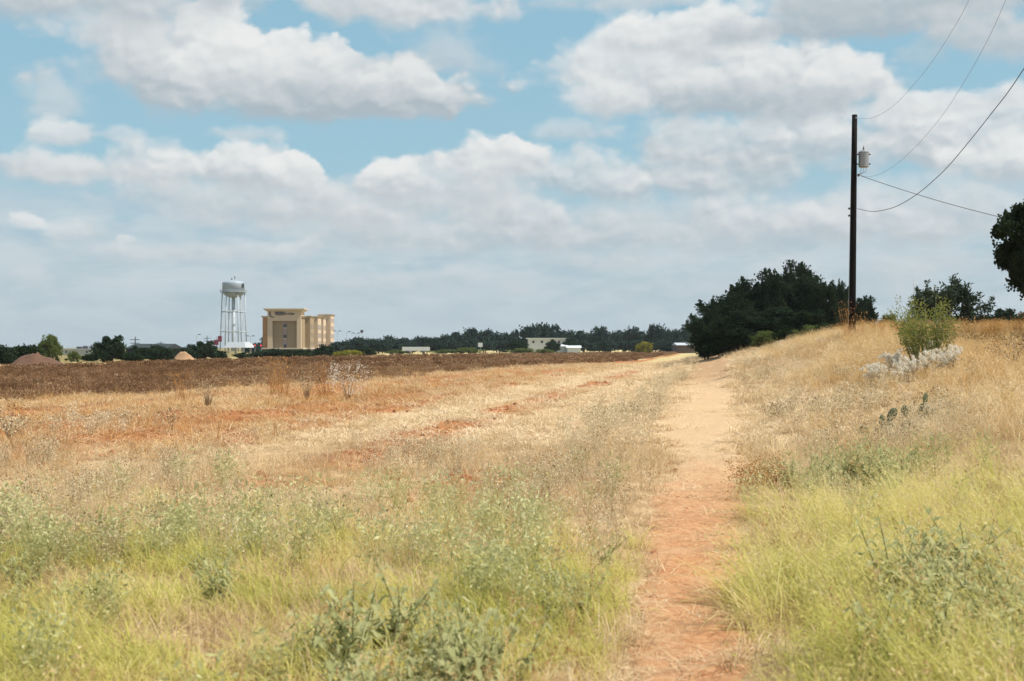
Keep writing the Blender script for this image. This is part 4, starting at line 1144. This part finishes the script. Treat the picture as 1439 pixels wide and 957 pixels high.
# white seeded weed, grey weed, dead stalk, brown bush
def seedy(name, px, Y, top_py, label, seed, mat, nl=260, spread=.5, l=.04, w_=.014, stem='stem_dry', low=.4, cat='weed'):
    q = np.random.default_rng(seed); X = X_of(px, Y); bz = t1(X, Y); H = EYE + (HZ - top_py) / F * Y - bz
    e = empty(name, (X, Y, bz), label, cat)
    st = Acc(); lf = Acc(); per = max(4, nl // 22)
    for k in range(22):
        an = q.uniform(0, 6.283); rr = spread * math.sqrt(q.random()); h = H * q.uniform(low + .15, 1)
        tip = Vector((rr * math.cos(an), rr * math.sin(an), h)); md = Vector((tip.x * .4, tip.y * .4, h * .6))
        tube(st, [(tip.x * .05, tip.y * .05, -.04), md, tip], [.008, .005, .002], 4)
        P = np.array(tip)[None] + q.normal(0, 1, (per, 3)) * np.array([.09, .09, .11])
        leaves(lf, P, q, l, w_)
    build(st, 'stem', M[stem], e, True); build(lf, 'foliage', M[mat], e)
    return e
seedy('seeding_weed', 490, 38, 512, 'white seeded bushy weed standing at the edge of the ploughed field', 540, 'fluff', 700, .55, low=.1)
seedy('seeding_weed', 432, 37, 524, 'grey twiggy weed between the orange tufts and the white seeded weed', 541, 'w_grey', 300, .4)
seedy('seeding_weed', 292, 34, 534, 'pinkish grey twiggy weed left of the tall orange tuft', 542, 'w_grey', 260, .35)
seedy('dead_stalk', 14, 22, 562, 'bare brown dead stalk at the left edge of the field', 543, 'w_brown', 90, .38, cat='stalk')
seedy('brown_bush', 1072, 13.9, 668, 'low rusty brown dead bush on the right side of the red path', 544, 'g_rust', 3200, .30, .032, .005, low=.1, cat='bush')
seedy('dark_weed', 1425, 27, 474, 'dark grey brown seedy weed at the right edge of the bank', 545, 'w_grey', 420, .6)

# dirt mounds
def mound(px, Y, wpx, hpx, label, mat, seed):
    X = X_of(px, Y); bz = t1(X, Y); wd = wpx / F * Y / 2; h = hpx / F * Y
    a = Acc(); nr, na_ = 18, 48; V = [(0, 0, h)]; Fs = []
    for i in range(1, nr + 1):
        for k in range(na_):
            an = 2 * math.pi * k / na_; f = i / nr
            x, y = wd * f * math.cos(an) * 1.05, wd * .8 * f * math.sin(an)
            z = h * (.85 * (math.cos(math.pi * f) * .5 + .5) + .15 * (1 - f)) * (1 + .8 * (float(fbm(np.array([x / wd * 2.2 + seed]), np.array([y / wd * 2.2]), seed, 4)[0]) - .5)) - .06
            V.append((x, y, z))
    for k in range(na_): Fs.append([0, 1 + k, 1 + (k + 1) % na_])
    for i in range(nr - 1):
        for k in range(na_):
            o_ = 1 + i * na_; Fs.append([o_ + k, o_ + na_ + k, o_ + na_ + (k + 1) % na_, o_ + (k + 1) % na_])
    a.add(V, Fs); o = build(a, 'dirt_mound', mat, None, True); o.location = (X, Y, bz)
    tag(o, label, 'dirt mound')
mound(53, 112, 114, 24, 'brown bare dirt mound at the left edge beyond the ploughed field', M['dirt'], 71)
mound(258, 170, 46, 13, 'small pale dirt heap between the dark roof and the water tower', M['paledirt'], 72)

# ------------------------------------------------------------------ utility pole, transformer, wires
PY = 55.0
pb_, pt_ = at(1197, 470, PY), at(1201.5, 161, PY)
pb_.z = t1(pb_.x, PY)
root = empty('utility_pole', pb_, 'tall dark wooden utility pole with a grey transformer near its top', 'utility pole')
a = Acc(); hgt = pt_.z - pb_.z; dx = pt_.x - pb_.x
tube(a, [(dx * f, 0, -.5 if f == 0 else hgt * f) for f in (0, .2, .4, .6, .8, 1)], [.155, .15, .14, .13, .12, .112], 14)
build(a, 'pole', M['pole'], root, True)
def on_pole(py):
    z = EYE + (HZ - py) / F * PY - pb_.z
    return Vector((dx * z / hgt, 0, z))
tc = on_pole(222); trx = (1214 - 719.5) / F * PY - pb_.x
tr = empty('transformer', (trx, 0, 0)); tr.parent = root
z0, z1 = on_pole(235).z, on_pole(213.5).z
a = Acc(); lathe(a, [(.18, z0), (.215, z0 + .02), (.215, z1 - .03), (.225, z1 - .03), (.225, z1), (.12, z1 + .07), (.02, z1 + .08)], 28); build(a, 'tank', M['galv'], tr, False)
a = Acc(); lathe(a, [(.045, z1 + .05), (.05, z1 + .08), (.03, z1 + .1), (.045, z1 + .13), (.028, z1 + .15), (.04, z1 + .18), (.02, z1 + .22), (.012, z1 + .28)], 12); build(a, 'bushing', M['porcelain'], tr, True)
for zz in (z0 + .14, z1 - .1):
    a = Acc(); box(a, -trx + dx * .8 + .08, -.19, -.03, .03, zz - .025, zz + .025); build(a, 'bracket', M['dkmetal'], tr)
    a = Acc(); lathe(a, [(.035, zz - .03), (.04, zz), (.035, zz + .03)], 10, (.26, 0)); box(a, .2, .25, -.015, .015, zz - .012, zz + .012); build(a, 'terminal', M['dkmetal'], tr)
a = Acc()
for s in (-.1, .0, .09):
    tube(a, [(s, -.03, z0 + .02), (s * 1.2 - .02, -.05, z0 - .18), (s * .4 - .16, -.03, z0 - .3), (-trx + .62 * dx + .15, 0, on_pole(246).z)], .009, 5)
build(a, 'lead_wire', M['wire'], tr)
a = Acc(); p_ = on_pole(246); lathe(a, [(.03, p_.z - .06), (.045, p_.z - .02), (.03, p_.z), (.045, p_.z + .03), (.03, p_.z + .06)], 10, (p_.x + .2, 0)); box(a, p_.x + .1, p_.x + .18, -.015, .015, p_.z - .015, p_.z + .015); build(a, 'insulator', M['porcelain'], root)
a = Acc(); tube(a, [(dx * f - (.155 - .04 * f) - .012, -.05, hgt * f) for f in (0, .25, .5, .68)], .010, 5); build(a, 'ground_wire', M['galv'], root)
for yy in (293, 303):
    a = Acc(); p_ = on_pole(yy); box(a, p_.x - .22, p_.x - .1, -.03, .03, p_.z - .04, p_.z + .04); build(a, 'bolt_plate', M['dkmetal'], root)
a = Acc(); p_ = on_pole(166); lathe(a, [(.03, p_.z - .04), (.03, p_.z + .04)], 8, (p_.x + .03, -.12)); build(a, 'cap_bolt', M['galv'], root)

def wire(pxpy, k, label, rad, mat='wire', ext=None):
    """sagging wire through photo points, in the upright plane x = px - k*(PY - y)"""
    X0 = X_of(pxpy[0][0], PY)
    pts = []
    for (px, py) in pxpy:
        s = (px - 719.5) / F
        Y = (X0 - k * PY) / (s - k)
        pts.append(Vector((s * Y, Y, EYE + (HZ - py) / F * Y)))
    if ext: pts += ext(pts)
    # smooth with catmull-rom
    P = [pts[0]] + pts + [pts[-1]]; res = []
    for i in range(1, len(P) - 2):
        for s in range(10):
            t_ = s / 10; p0, p1, p2, p3 = P[i - 1], P[i], P[i + 1], P[i + 2]
            res.append(.5 * ((2 * p1) + (p2 - p0) * t_ + (2 * p0 - 5 * p1 + 4 * p2 - p3) * t_ ** 2 + (3 * p1 - p0 - 3 * p2 + p3) * t_ ** 3))
    res.append(pts[-1])
    a = Acc(); tube(a, res, rad, 6)
    o = build(a, 'overhead_wire', M[mat], None, True)
    tag(o, label, 'wire', 'wires of the utility pole')
def onward(pts):
    d = pts[-1] - pts[-2]; d2 = d * (6 / max(.1, abs(d.y)))
    return [pts[-1] + d2 + Vector((0, 0, .5)), pts[-1] + d2 * 2 + Vector((0, 0, 1.6))]
wire([(1205, 293), (1225, 297), (1245, 294.5), (1265, 287.5), (1290, 272), (1315, 251), (1340, 225.5), (1390, 164), (1439, 97)], .10, 'dark wire curving up to the right edge from the lower pole', .012, ext=onward)
wire([(1208, 246), (1222, 248), (1240, 243), (1262, 229), (1290, 203), (1320, 168), (1345, 132), (1380, 72), (1415, -2)], .10, 'thin faint wire rising steeply to the top right, right of its twin', .005, 'wire_pale', ext=onward)
wire([(1203, 166), (1222, 166), (1242, 158), (1262, 143), (1285, 118), (1310, 87), (1336, 47), (1364, -4)], .10, 'thin faint wire rising steeply to the top edge, left of its twin', .005, 'wire_pale', ext=onward)
# service drop behind the right edge tree
a = Acc(); s0, s1_ = at(1208, 246, PY), at(1580, 338, 52)
pts = [s0.lerp(s1_, f / 24) - Vector((0, 0, .30 * 4 * (f / 24) * (1 - f / 24))) for f in range(25)]
tube(a, pts, .013, 6); o = build(a, 'overhead_wire', M['wire'], None, True); tag(o, 'slack service wire running from the pole down behind the right edge tree', 'wire', 'wires of the utility pole')

# ------------------------------------------------------------------ water tower
def water_tower():
    Y = 600.0; c0 = at(328, 488, Y); bz = -1.0; e = empty('water_tower', (c0.x, Y, bz), 'white elevated water tower on tall splayed legs left of the hotel', 'water tower')
    k = Y / F; zz = lambda py: EYE + (HZ - py) * k - bz
    R0 = 15.6 * k
    a = Acc(); lathe(a, [(R0, zz(410.5)), (R0, zz(398.5)), (R0 * .97, zz(397)), (R0 * .8, zz(395.6)), (R0 * .4, zz(394.2)), (.4, zz(393.6))], 40); build(a, 'tank', M['tank'], e, True)
    a = Acc(); lathe(a, [(1.1, zz(418.5)), (R0 * .35, zz(418)), (R0 * .62, zz(416.6)), (R0 * .86, zz(414.2)), (R0 * .99, zz(410.6))], 40); build(a, 'bowl', M['tank'], e, True)
    a = Acc(); lathe(a, [(R0, zz(410.9)), (R0 + 1.1, zz(410.9)), (R0 + 1.1, zz(410.4)), (R0, zz(410.4))], 40); build(a, 'balcony', M['white_steel'], e)
    a = Acc()
    for q_ in range(40):
        an = 2 * math.pi * q_ / 40; x, y = (R0 + 1.05) * math.cos(an), (R0 + 1.05) * math.sin(an)
        tube(a, [(x, y, zz(410.4)), (x, y, zz(407.6))], .035, 4)
    for hh in (407.6, 409):
        tube(a, [((R0 + 1.05) * math.cos(2 * math.pi * q_ / 40), (R0 + 1.05) * math.sin(2 * math.pi * q_ / 40), zz(hh)) for q_ in range(41)], .04, 4)
    build(a, 'railing', M['white_steel'], e)
    a = Acc(); lathe(a, [(1.2, -.5), (.85, zz(480)), (.8, zz(418.4))], 20); build(a, 'riser_pipe', M['white_steel'], e, True)
    legs = []
    for q_ in range(6):
        an = 2 * math.pi * (q_ + .07) / 6
        def lp(f, an=an):
            rr = R0 * 1.0 + f * 1.0
            return Vector((rr * math.cos(an), rr * math.sin(an), zz(411) * (1 - f)))
        a = Acc(); tube(a, [lp(0), lp(.5), lp(1.0)], [.25, .25, .27], 10); build(a, 'leg', M['white_steel'], e, True); legs.append(lp)
    for f in (.32, .65):
        a = Acc()
        for q_ in range(6): tube(a, [legs[q_](f), legs[(q_ + 1) % 6](f)], .26, 6)
        build(a, 'strut_ring', M['white_steel'], e)
    a = Acc()
    for (f0, f1) in ((0.02, .32), (.32, .65), (.65, .98)):
        for q_ in range(6):
            tube(a, [legs[q_](f0), legs[(q_ + 1) % 6](f1)], .03, 4); tube(a, [legs[q_](f1), legs[(q_ + 1) % 6](f0)], .03, 4)
    build(a, 'brace_rod', M['white_steel'], e)
    for (dx_, t0, t1_) in ((-.8, 393.8, 390.5), (.6, 394, 388.6)):
        a = Acc(); tube(a, [(dx_, 0, zz(t0)), (dx_, 0, zz(t1_))], .09, 5); box(a, dx_ - .3, dx_ + .3, -.25, .25, zz(t1_) - .9, zz(t1_)); build(a, 'antenna', M['galv'], e)
    a = Acc(); an = R(-25); x, y = (R0 + .25) * math.cos(an), (R0 + .25) * math.sin(an)
    box(a, x - .1, x + .5, y - .7, y + .2, zz(405), zz(398.5)); build(a, 'access_ladder', M['dkmetal'], e)
water_tower()

# ------------------------------------------------------------------ hotel
def hotel():
    Y = 450.0; k = Y / F
    c = at(399.5, 488, Y); bz = -2.2
    e = empty('hotel', (c.x, Y, bz), 'tan and cream hotel with parapet tower and dark sign lettering', 'hotel', rz=R(1.5))
    Z = lambda py: EYE + (HZ - py) * k - bz
    X = lambda px: (px - 399.5) * k
    zt, zw, zb = Z(433.5), Z(444), Z(490)
    def bx(name, mat, x0, x1, y0, y1, z0, z1, parent=e):
        a = Acc(); box(a, x0, x1, y0, y1, z0, z1); return build(a, name, mat, parent)
    L = 66.0
    wl, wr = X(369.5), X(423.0)
    # base storey
    bx('base_storey', M['base_stone'], wl - .2, wr + .6, 1.0, L, -.6, zb - .15)
    # body
    bx('wall', M['stucco_tan'], wl, wr + .2, 1.2, L, zb + .3, zw - .6)
    bx('wall', M['stucco_orange'], wl - .25, X(376.5), .9, 14, zb + .3, zw - .61)
    a = Acc(); frustum(a, wl - .3, wr + .3, .85, L + .2, zw - .6, wl - .9, wr + .9, .2, L + .8, zw); build(a, 'cornice', M['trim'], e)
    # front parapet tower
    fl, fr = X(376.3), X(423.2)
    bx('tower_wall', M['stucco_pale'], fl, fr, -.6, 8, Z(451), zt - 1.1)
    bx('pillar', M['stucco_pale'], fl, X(383.2), -.6, 1.6, zb + .3, Z(451)); bx('pillar', M['stucco_pale'], X(417.3), fr, -.6, 1.6, zb + .3, Z(451))
    bx('recess_panel', M['stucco_tan'], X(383.2) + .003, X(417.3) - .003, .55, 1.3, zb + .3, Z(451) - .003)
    a = Acc(); frustum(a, fl - .1, fr + .1, -.7, 8.1, zt - 1.1, fl - 1.3, fr + 1.3, -1.9, 9.3, zt - .35); box(a, fl - 1.3, fr + 1.3, -1.9, 9.3, zt - .35, zt); build(a, 'cornice', M['trim'], e)
    bx('trim_band', M['trim'], wl - .5, wr + .8, -.85, L + .3, zb - .15, zb + .3)
    # window column
    bx('window_strip', M['winframe'], X(397.2), X(403.2), .42, .56, zb + .4, Z(452.5))
    for (p0, p1) in ((455.5, 460.2), (470.5, 475.2), (484, 489)):
        f = bx('window', M['win'], X(398.2), X(402.3), .36, .42, Z(p1), Z(p0))
        a = Acc(); box(a, X(398.2) - .15, X(402.3) + .15, .28, .42, Z(p1) - .25, Z(p1)); build(a, 'sill', M['trim'], f)
    # right hand bays
    def bay(y0, y1, out, mat, top, cols, name='wall', win=True):
        x1 = wr + out
        bx(name, mat, wr - .5, x1, y0, y1, zb + .31, top - .5)
        a = Acc(); frustum(a, wr - .5, x1 + .05, y0 - .05, y1 + .05, top - .5, wr - .5, x1 + .5, y0 - .5, y1 + .5, top); build(a, 'cornice', M['trim'], e)
        bx('base_storey', M['base_stone'], wr - .4, x1 - .05, y0 + .02, y1 - .02, -.6, zb - .15); bx('trim_band', M['trim'], wr - .5, x1 + .2, y0 - .2, y1 + .2, zb - .15, zb + .31)
        if win:
            for fl_ in range(4):
                z0 = zb + 1.0 + fl_ * 3.05
                if z0 + 1.7 > top - .7: break
                for cc in range(cols):
                    yc = y0 + (cc + .5) * (y1 - y0) / cols
                    f = bx('window', M['win'], x1, x1 + .06, yc - .65, yc + .65, z0, z0 + 1.7)
                    a = Acc(); box(a, x1, x1 + .1, yc - .8, yc + .8, z0 - .15, z0); build(a, 'sill', M['trim'], f)
    bay(9, 20, 2.0, M['stucco_tan'], Z(443.0), 2)
    bay(24, 34, 2.9, M['stucco_pale'], Z(442.5), 3)
    bay(39, 47, 3.1, M['stucco_pale'], Z(442.3), 2)
    bay(50, 62, 4.6, M['stucco_pale'], Z(436.5), 3, 'stair_tower')
    a = Acc()
    for q_ in range(5): box(a, -4 + 2.1 * q_, -2.8 + 2.1 * q_, 30 + q_ * 4, 31.4 + q_ * 4, zw - .05, zw + 1.2)
    build(a, 'roof_unit', M['grey_roof'], e)
    # sign: swash and lettering
    def text(body, size, x, z, shear, name, wid):
        cu = bpy.data.curves.new(name, 'FONT'); cu.body = body; cu.size = size; cu.shear = shear; cu.extrude = .06; cu.offset = .035 * size / 2
        o = bpy.data.objects.new(name, cu); COL.objects.link(o)
        dg = bpy.context.evaluated_depsgraph_get(); me = bpy.data.meshes.new_from_object(o.evaluated_get(dg))
        bpy.data.objects.remove(o); me.materials.clear()
        ob = link_mesh(name, me, M['letters'], sg); ob.rotation_euler = (R(90), 0, 0); ob.location = (x, 0, z)
        xs = [v.co.x for v in me.vertices]; ob.scale.x = wid / (max(xs) - min(xs))
        return ob
    sg = empty('sign', (0, -.68, 0)); sg.parent = e
    text('Hampton', 2.5, X(386.3), Z(442.6), .3, 'script_lettering', 3.5)
    text('Inn & Suites', 1.05, X(400.6), Z(442.2), 0, 'small_lettering', 3.3)
    a = Acc()
    tube(a, [(X(383.6) + 1.0 * math.cos(an) * 1.0, 0, Z(441) + 1.2 * math.sin(an)) for an in np.linspace(R(60), R(310), 14)], [.06 + .16 * math.sin(math.pi * f / 13) for f in range(14)], 6)
    build(a, 'swash', M['letters'], sg)
hotel()

# ------------------------------------------------------------------ other far buildings and street furniture
def rect(px0, px1, py0, py1, Y):
    a, b = at(px0, py1, Y), at(px1, py0, Y); return a.x, b.x, min(a.z, b.z), max(a.z, b.z)
def building(name, px0, px1, py_top, Y, label, cat, wall, roof, depth=14, gable=.0, rz=0.0, over=.3, unit_px=(), windows=(), door=None, skew=0):
    x0, x1, _, zt = rect(px0, px1, 492, py_top, Y); cx = (x0 + x1) / 2; bz = min(t1(cx, Y), t1(cx, Y + depth)) - .2
    e = empty(name, (cx, Y, bz), label, cat, rz=rz); hwid = (x1 - x0) / 2; H = zt - bz
    rh = max(.25, gable)
    a = Acc(); box(a, -hwid, hwid, 0, depth, -.3, H - rh); build(a, 'wall', wall, e)
    a = Acc()
    if gable:
        o_ = over; v = [(-hwid - o_, -o_, H - rh + .003), (hwid + o_, -o_, H - rh + .003), (hwid + o_, depth + o_, H - rh + .003), (-hwid - o_, depth + o_, H - rh + .003), (-hwid - o_, depth / 2, H), (hwid + o_, depth / 2, H)]
        a.add(v, [[0, 1, 5, 4], [2, 3, 4, 5], [0, 4, 3], [1, 2, 5], [3, 2, 1, 0]])
    else:
        box(a, -hwid - over, hwid + over, -over, depth + over, H - rh + .003, H)
    rf = build(a, 'roof', roof, e)
    for (p0, p1, hh) in unit_px:
        ux0, ux1 = X_of(p0, Y) - cx, X_of(p1, Y) - cx
        a = Acc(); box(a, ux0, ux1, depth * .35, depth * .35 + 2, H + .003, H + hh / F * Y); build(a, 'roof_unit', M['dkmetal'], rf)
    for (p0, p1, q0, q1) in windows:
        ux0, ux1 = X_of(p0, Y) - cx, X_of(p1, Y) - cx; w0 = EYE + (HZ - q1) / F * Y - bz; w1 = EYE + (HZ - q0) / F * Y - bz
        a = Acc(); box(a, ux0, ux1, -.06, 0, w0, w1); build(a, 'window', M['win'], e)
    return e
building('low_building', 84, 131, 490, 300, 'pale flat roofed building behind the small bush left of the big dark bush', 'building', M['pale_wall'], M['grey_roof'], 16, 0, unit_px=((96, 102, 3), (106, 108.5, 4), (109.5, 113, 2.5)), windows=((92, 94, 493, 496), (121, 123, 493, 496)))
building('storage_shed', 177, 232, 483, 262, 'long shed with dark grey roof behind dark bushes', 'shed', M['dark_roof'], M['dark_roof'], 14, 1.0, windows=((188, 191, 489, 492), (206, 209, 489, 492)))
building('low_building', 742, 796, 475, 372, 'wide white building with a long flat roof below the tallest far tree', 'building', M['white_wall'], M['white_wall'], 20, 0, over=.6, windows=((748, 751, 479, 482), (760, 763, 479, 482), (784, 787, 479, 482)))
building('farm_shed', 777, 797, 484, 345, 'small white roofed shed, left one of the pair before the treeline', 'shed', M['white_wall'], M['white_wall'], 9, .5)
building('farm_shed', 797.5, 816, 485.5, 338, 'small low white roofed shed, right one of the pair before the treeline', 'shed', M['white_wall'], M['white_wall'], 9, .6)
building('farm_shed', 952, 978, 481.5, 345, 'low shed with a pale roof at the left foot of the dark grove', 'shed', M['base_stone'], M['grey_roof'], 10, .7)
# long white trailer
x0, x1, z0, z1 = rect(565, 604, 496, 487.5, 325)
e = empty('trailer', ((x0 + x1) / 2, 325, t1((x0 + x1) / 2, 325)), 'long low white trailer parked before the far treeline', 'trailer', rz=R(4)); hw_ = (x1 - x0) / 2; zb_ = e.location.z
a = Acc(); box(a, -hw_, hw_, 0, 2.5, .75, z1 - zb_)
for q_ in range(14): box(a, -hw_ + .2 + q_ * (2 * hw_ - .5) / 13, -hw_ + .3 + q_ * (2 * hw_ - .5) / 13, -.05, 0, .8, z1 - zb_ - .05)
build(a, 'body', M['white_wall'], e)
for q_ in (-.62, -.5, .55):
    a = Acc(); tube(a, [(hw_ * q_, -.02, .42), (hw_ * q_, .3, .42)], .42, 14); build(a, 'wheel', M['dkmetal'], e, True)
# white canopy by the tower
Y = 425.0; x0, x1, z0, z1 = rect(313, 346, 494, 480.5, Y); cx = (x0 + x1) / 2
e = empty('canopy', (cx, Y, -.6), 'white filling station canopy on posts under the water tower', 'canopy', rz=R(-12)); hw_ = (x1 - x0) / 2
a = Acc(); frustum(a, -hw_, hw_, 0, 8, z1 - 1.3, -hw_ * .75, hw_ * .75, 1.5, 6.5, z1 + .6); build(a, 'roof', M['grey_roof'], e)
for sx in (-.7, .0, .7):
    for yy in (1.2, 6.8):
        a = Acc(); box(a, hw_ * sx - .2, hw_ * sx + .2, yy - .2, yy + .2, -.6, z1 - 1.3); build(a, 'post', M['pale_wall'], e)
# signs, poles, lamps
def post(name, px, Y, py_top, label, cat, rad=.1, group=None, base=None):
    X = X_of(px, Y); bz = t1(X, Y); h = EYE + (HZ - py_top) / F * Y - bz
    e = empty(name, (X, Y, bz), label, cat, group)
    a = Acc(); tube(a, [(0, 0, -.3), (0, 0, h)], [rad * 1.2, rad * .8], 8); build(a, 'post', M['galv'] if name != 'utility_pole' else M['pole'], e, True)
    return e, h
e, h = post('road_sign', 304.5, 420, 472.5, 'tall sign with two dark red panels left of the water tower', 'sign', .14)
for (dx_, za, zb2, ww) in ((-1.0, h - 2.9, h - 1.2, 1.6), (.4, h - 1.8, h + .1, 1.3)):
    a = Acc(); box(a, dx_, dx_ + ww, -.2, .1, za, zb2); build(a, 'panel', M['red_panel'], e)
e, h = post('road_sign', 675, 360, 483, 'small white sign board against the dark far treeline', 'sign', .1)
a = Acc(); box(a, -.65, .65, -.16, -.09, h - .9, h + .25); build(a, 'panel', M['white_wall'], e)
for (px, ty, Y, lb) in [(190, 473, 330, 'wooden utility pole with crossarm above the dark shed roof'), (226, 480, 380, 'short utility pole right of the dark shed roof'), (291, 472, 430, 'utility pole with crossarm just left of the red sign'), (884, 457, 350, 'dark slim pole standing in the far treeline left of the grove'), (722, 463, 365, 'slim pole in front of the left end of the white building')]:
    e, h = post('utility_pole', px, Y, ty, lb, 'utility pole', .13)
    if px in (190, 226, 291):
        for zz in ((.8, 1.7) if px != 226 else (.5,)):
            a = Acc(); box(a, -1.2, 1.2, -.18, -.1, h - zz - .08, h - zz + .08); build(a, 'crossarm', M['pole'], e)
for (px, ty, Y, kind_, lb) in [(276.5, 470, 430, 1, 'parking lot lamp left of the crossarm pole by the water tower'), (352, 472, 430, 2, 'two headed parking lot lamp between water tower and hotel'), (474, 465, 440, 2, 'two headed parking lot lamp closest to the right side of the hotel'), (487, 466, 440, 1, 'single headed lamp second from the hotel on its right'),
                               (500, 468, 425, 2, 'two headed lamp third from the hotel on its right'), (504.5, 467, 430, 1, 'single headed lamp between the third lamp and the tall square lamp'), (508.5, 465, 420, 3, 'tall lamp farthest right of the hotel with a square head'), (124, 486, 290, 1, 'thin lamp in front of the pale flat roofed building')]:
    e, h = post('parking_lamp', px, Y, ty, lb, 'street lamp', .085)
    for s in ((1,) if kind_ == 1 else (-1, 1) if kind_ == 2 else (0,)):
        a = Acc()
        if s: tube(a, [(0, 0, h - .2), (s * .7, 0, h - .05)], .05, 5); box(a, min(s * .55, s * 1.35), max(s * .55, s * 1.35), -.2, .2, h - .12, h + .12)
        else: box(a, -.45, .45, -.2, .2, h - .5, h + .3)
        build(a, 'lamp_head', M['dkmetal'], e)
for (px, Y, lb) in [(358.3, 415, 'traffic signal showing red left of the hotel, the left one'), (367, 418, 'traffic signal showing red right beside the hotel corner')]:
    e, h = post('traffic_signal', px, Y, 485, lb, 'traffic light', .09)
    a = Acc(); box(a, -.3, .3, -.35, -.1, h - 1.0, h + .2); build(a, 'housing', M['dkmetal'], e)
    a = Acc(); lathe(a, [(.16, 0), (.22, .03), (.02, .06)], 14); o = build(a, 'red_light', M['red_lamp'], e); o.rotation_euler = (R(90), 0, 0); o.location = (0, -.352, h - .1)
e, h = post('antenna_mast', 1285, 260, 390, 'thin pale antenna mast on the skyline above the bank shrub', 'mast', .09)
a = Acc()
for q_ in range(4): tube(a, [(-.35, 0, h - .6 - q_ * .8), (.35, 0, h - .6 - q_ * .8)], .03, 4)
build(a, 'crossbar', M['galv'], e)

# ------------------------------------------------------------------ haze
bm = bmesh.new(); bmesh.ops.create_cube(bm, size=1)
for v in bm.verts: v.co = Vector((v.co.x * 4900, v.co.y * 3800 + 1400, -4.2 + (v.co.z + .5) * 44.2))
me = bpy.data.meshes.new('haze'); bm.to_mesh(me); bm.free()
m, t, out = new_mat('haze_air')
pv = t.n('ShaderNodeVolumePrincipled'); pv.inputs['Density'].default_value = .00011; pv.inputs['Color'].default_value = (.88, .94, 1, 1); pv.inputs['Anisotropy'].default_value = .3
t.l(pv.outputs[0], out.inputs['Volume'])
hz_o = link_mesh('haze', me, m); tag(hz_o, 'faint pale haze in the air over the whole scene', 'haze', kind='stuff')
SC.cycles.volume_bounces = 0

# ------------------------------------------------------------------ output
SC.view_settings.view_transform = 'Standard'; SC.view_settings.look = 'None'
SC.view_settings.gamma = 1.0; SC.view_settings.exposure = 0.34
SC.render.engine = 'CYCLES'
SC.cycles.max_bounces = 6; SC.cycles.diffuse_bounces = 3; SC.cycles.transmission_bounces = 3; SC.cycles.glossy_bounces = 2
SC.cycles.use_denoising = True; SC.cycles.denoiser = 'OPENIMAGEDENOISE'; SC.cycles.denoising_input_passes = 'RGB_ALBEDO_NORMAL'; SC.cycles.denoising_prefilter = 'ACCURATE'
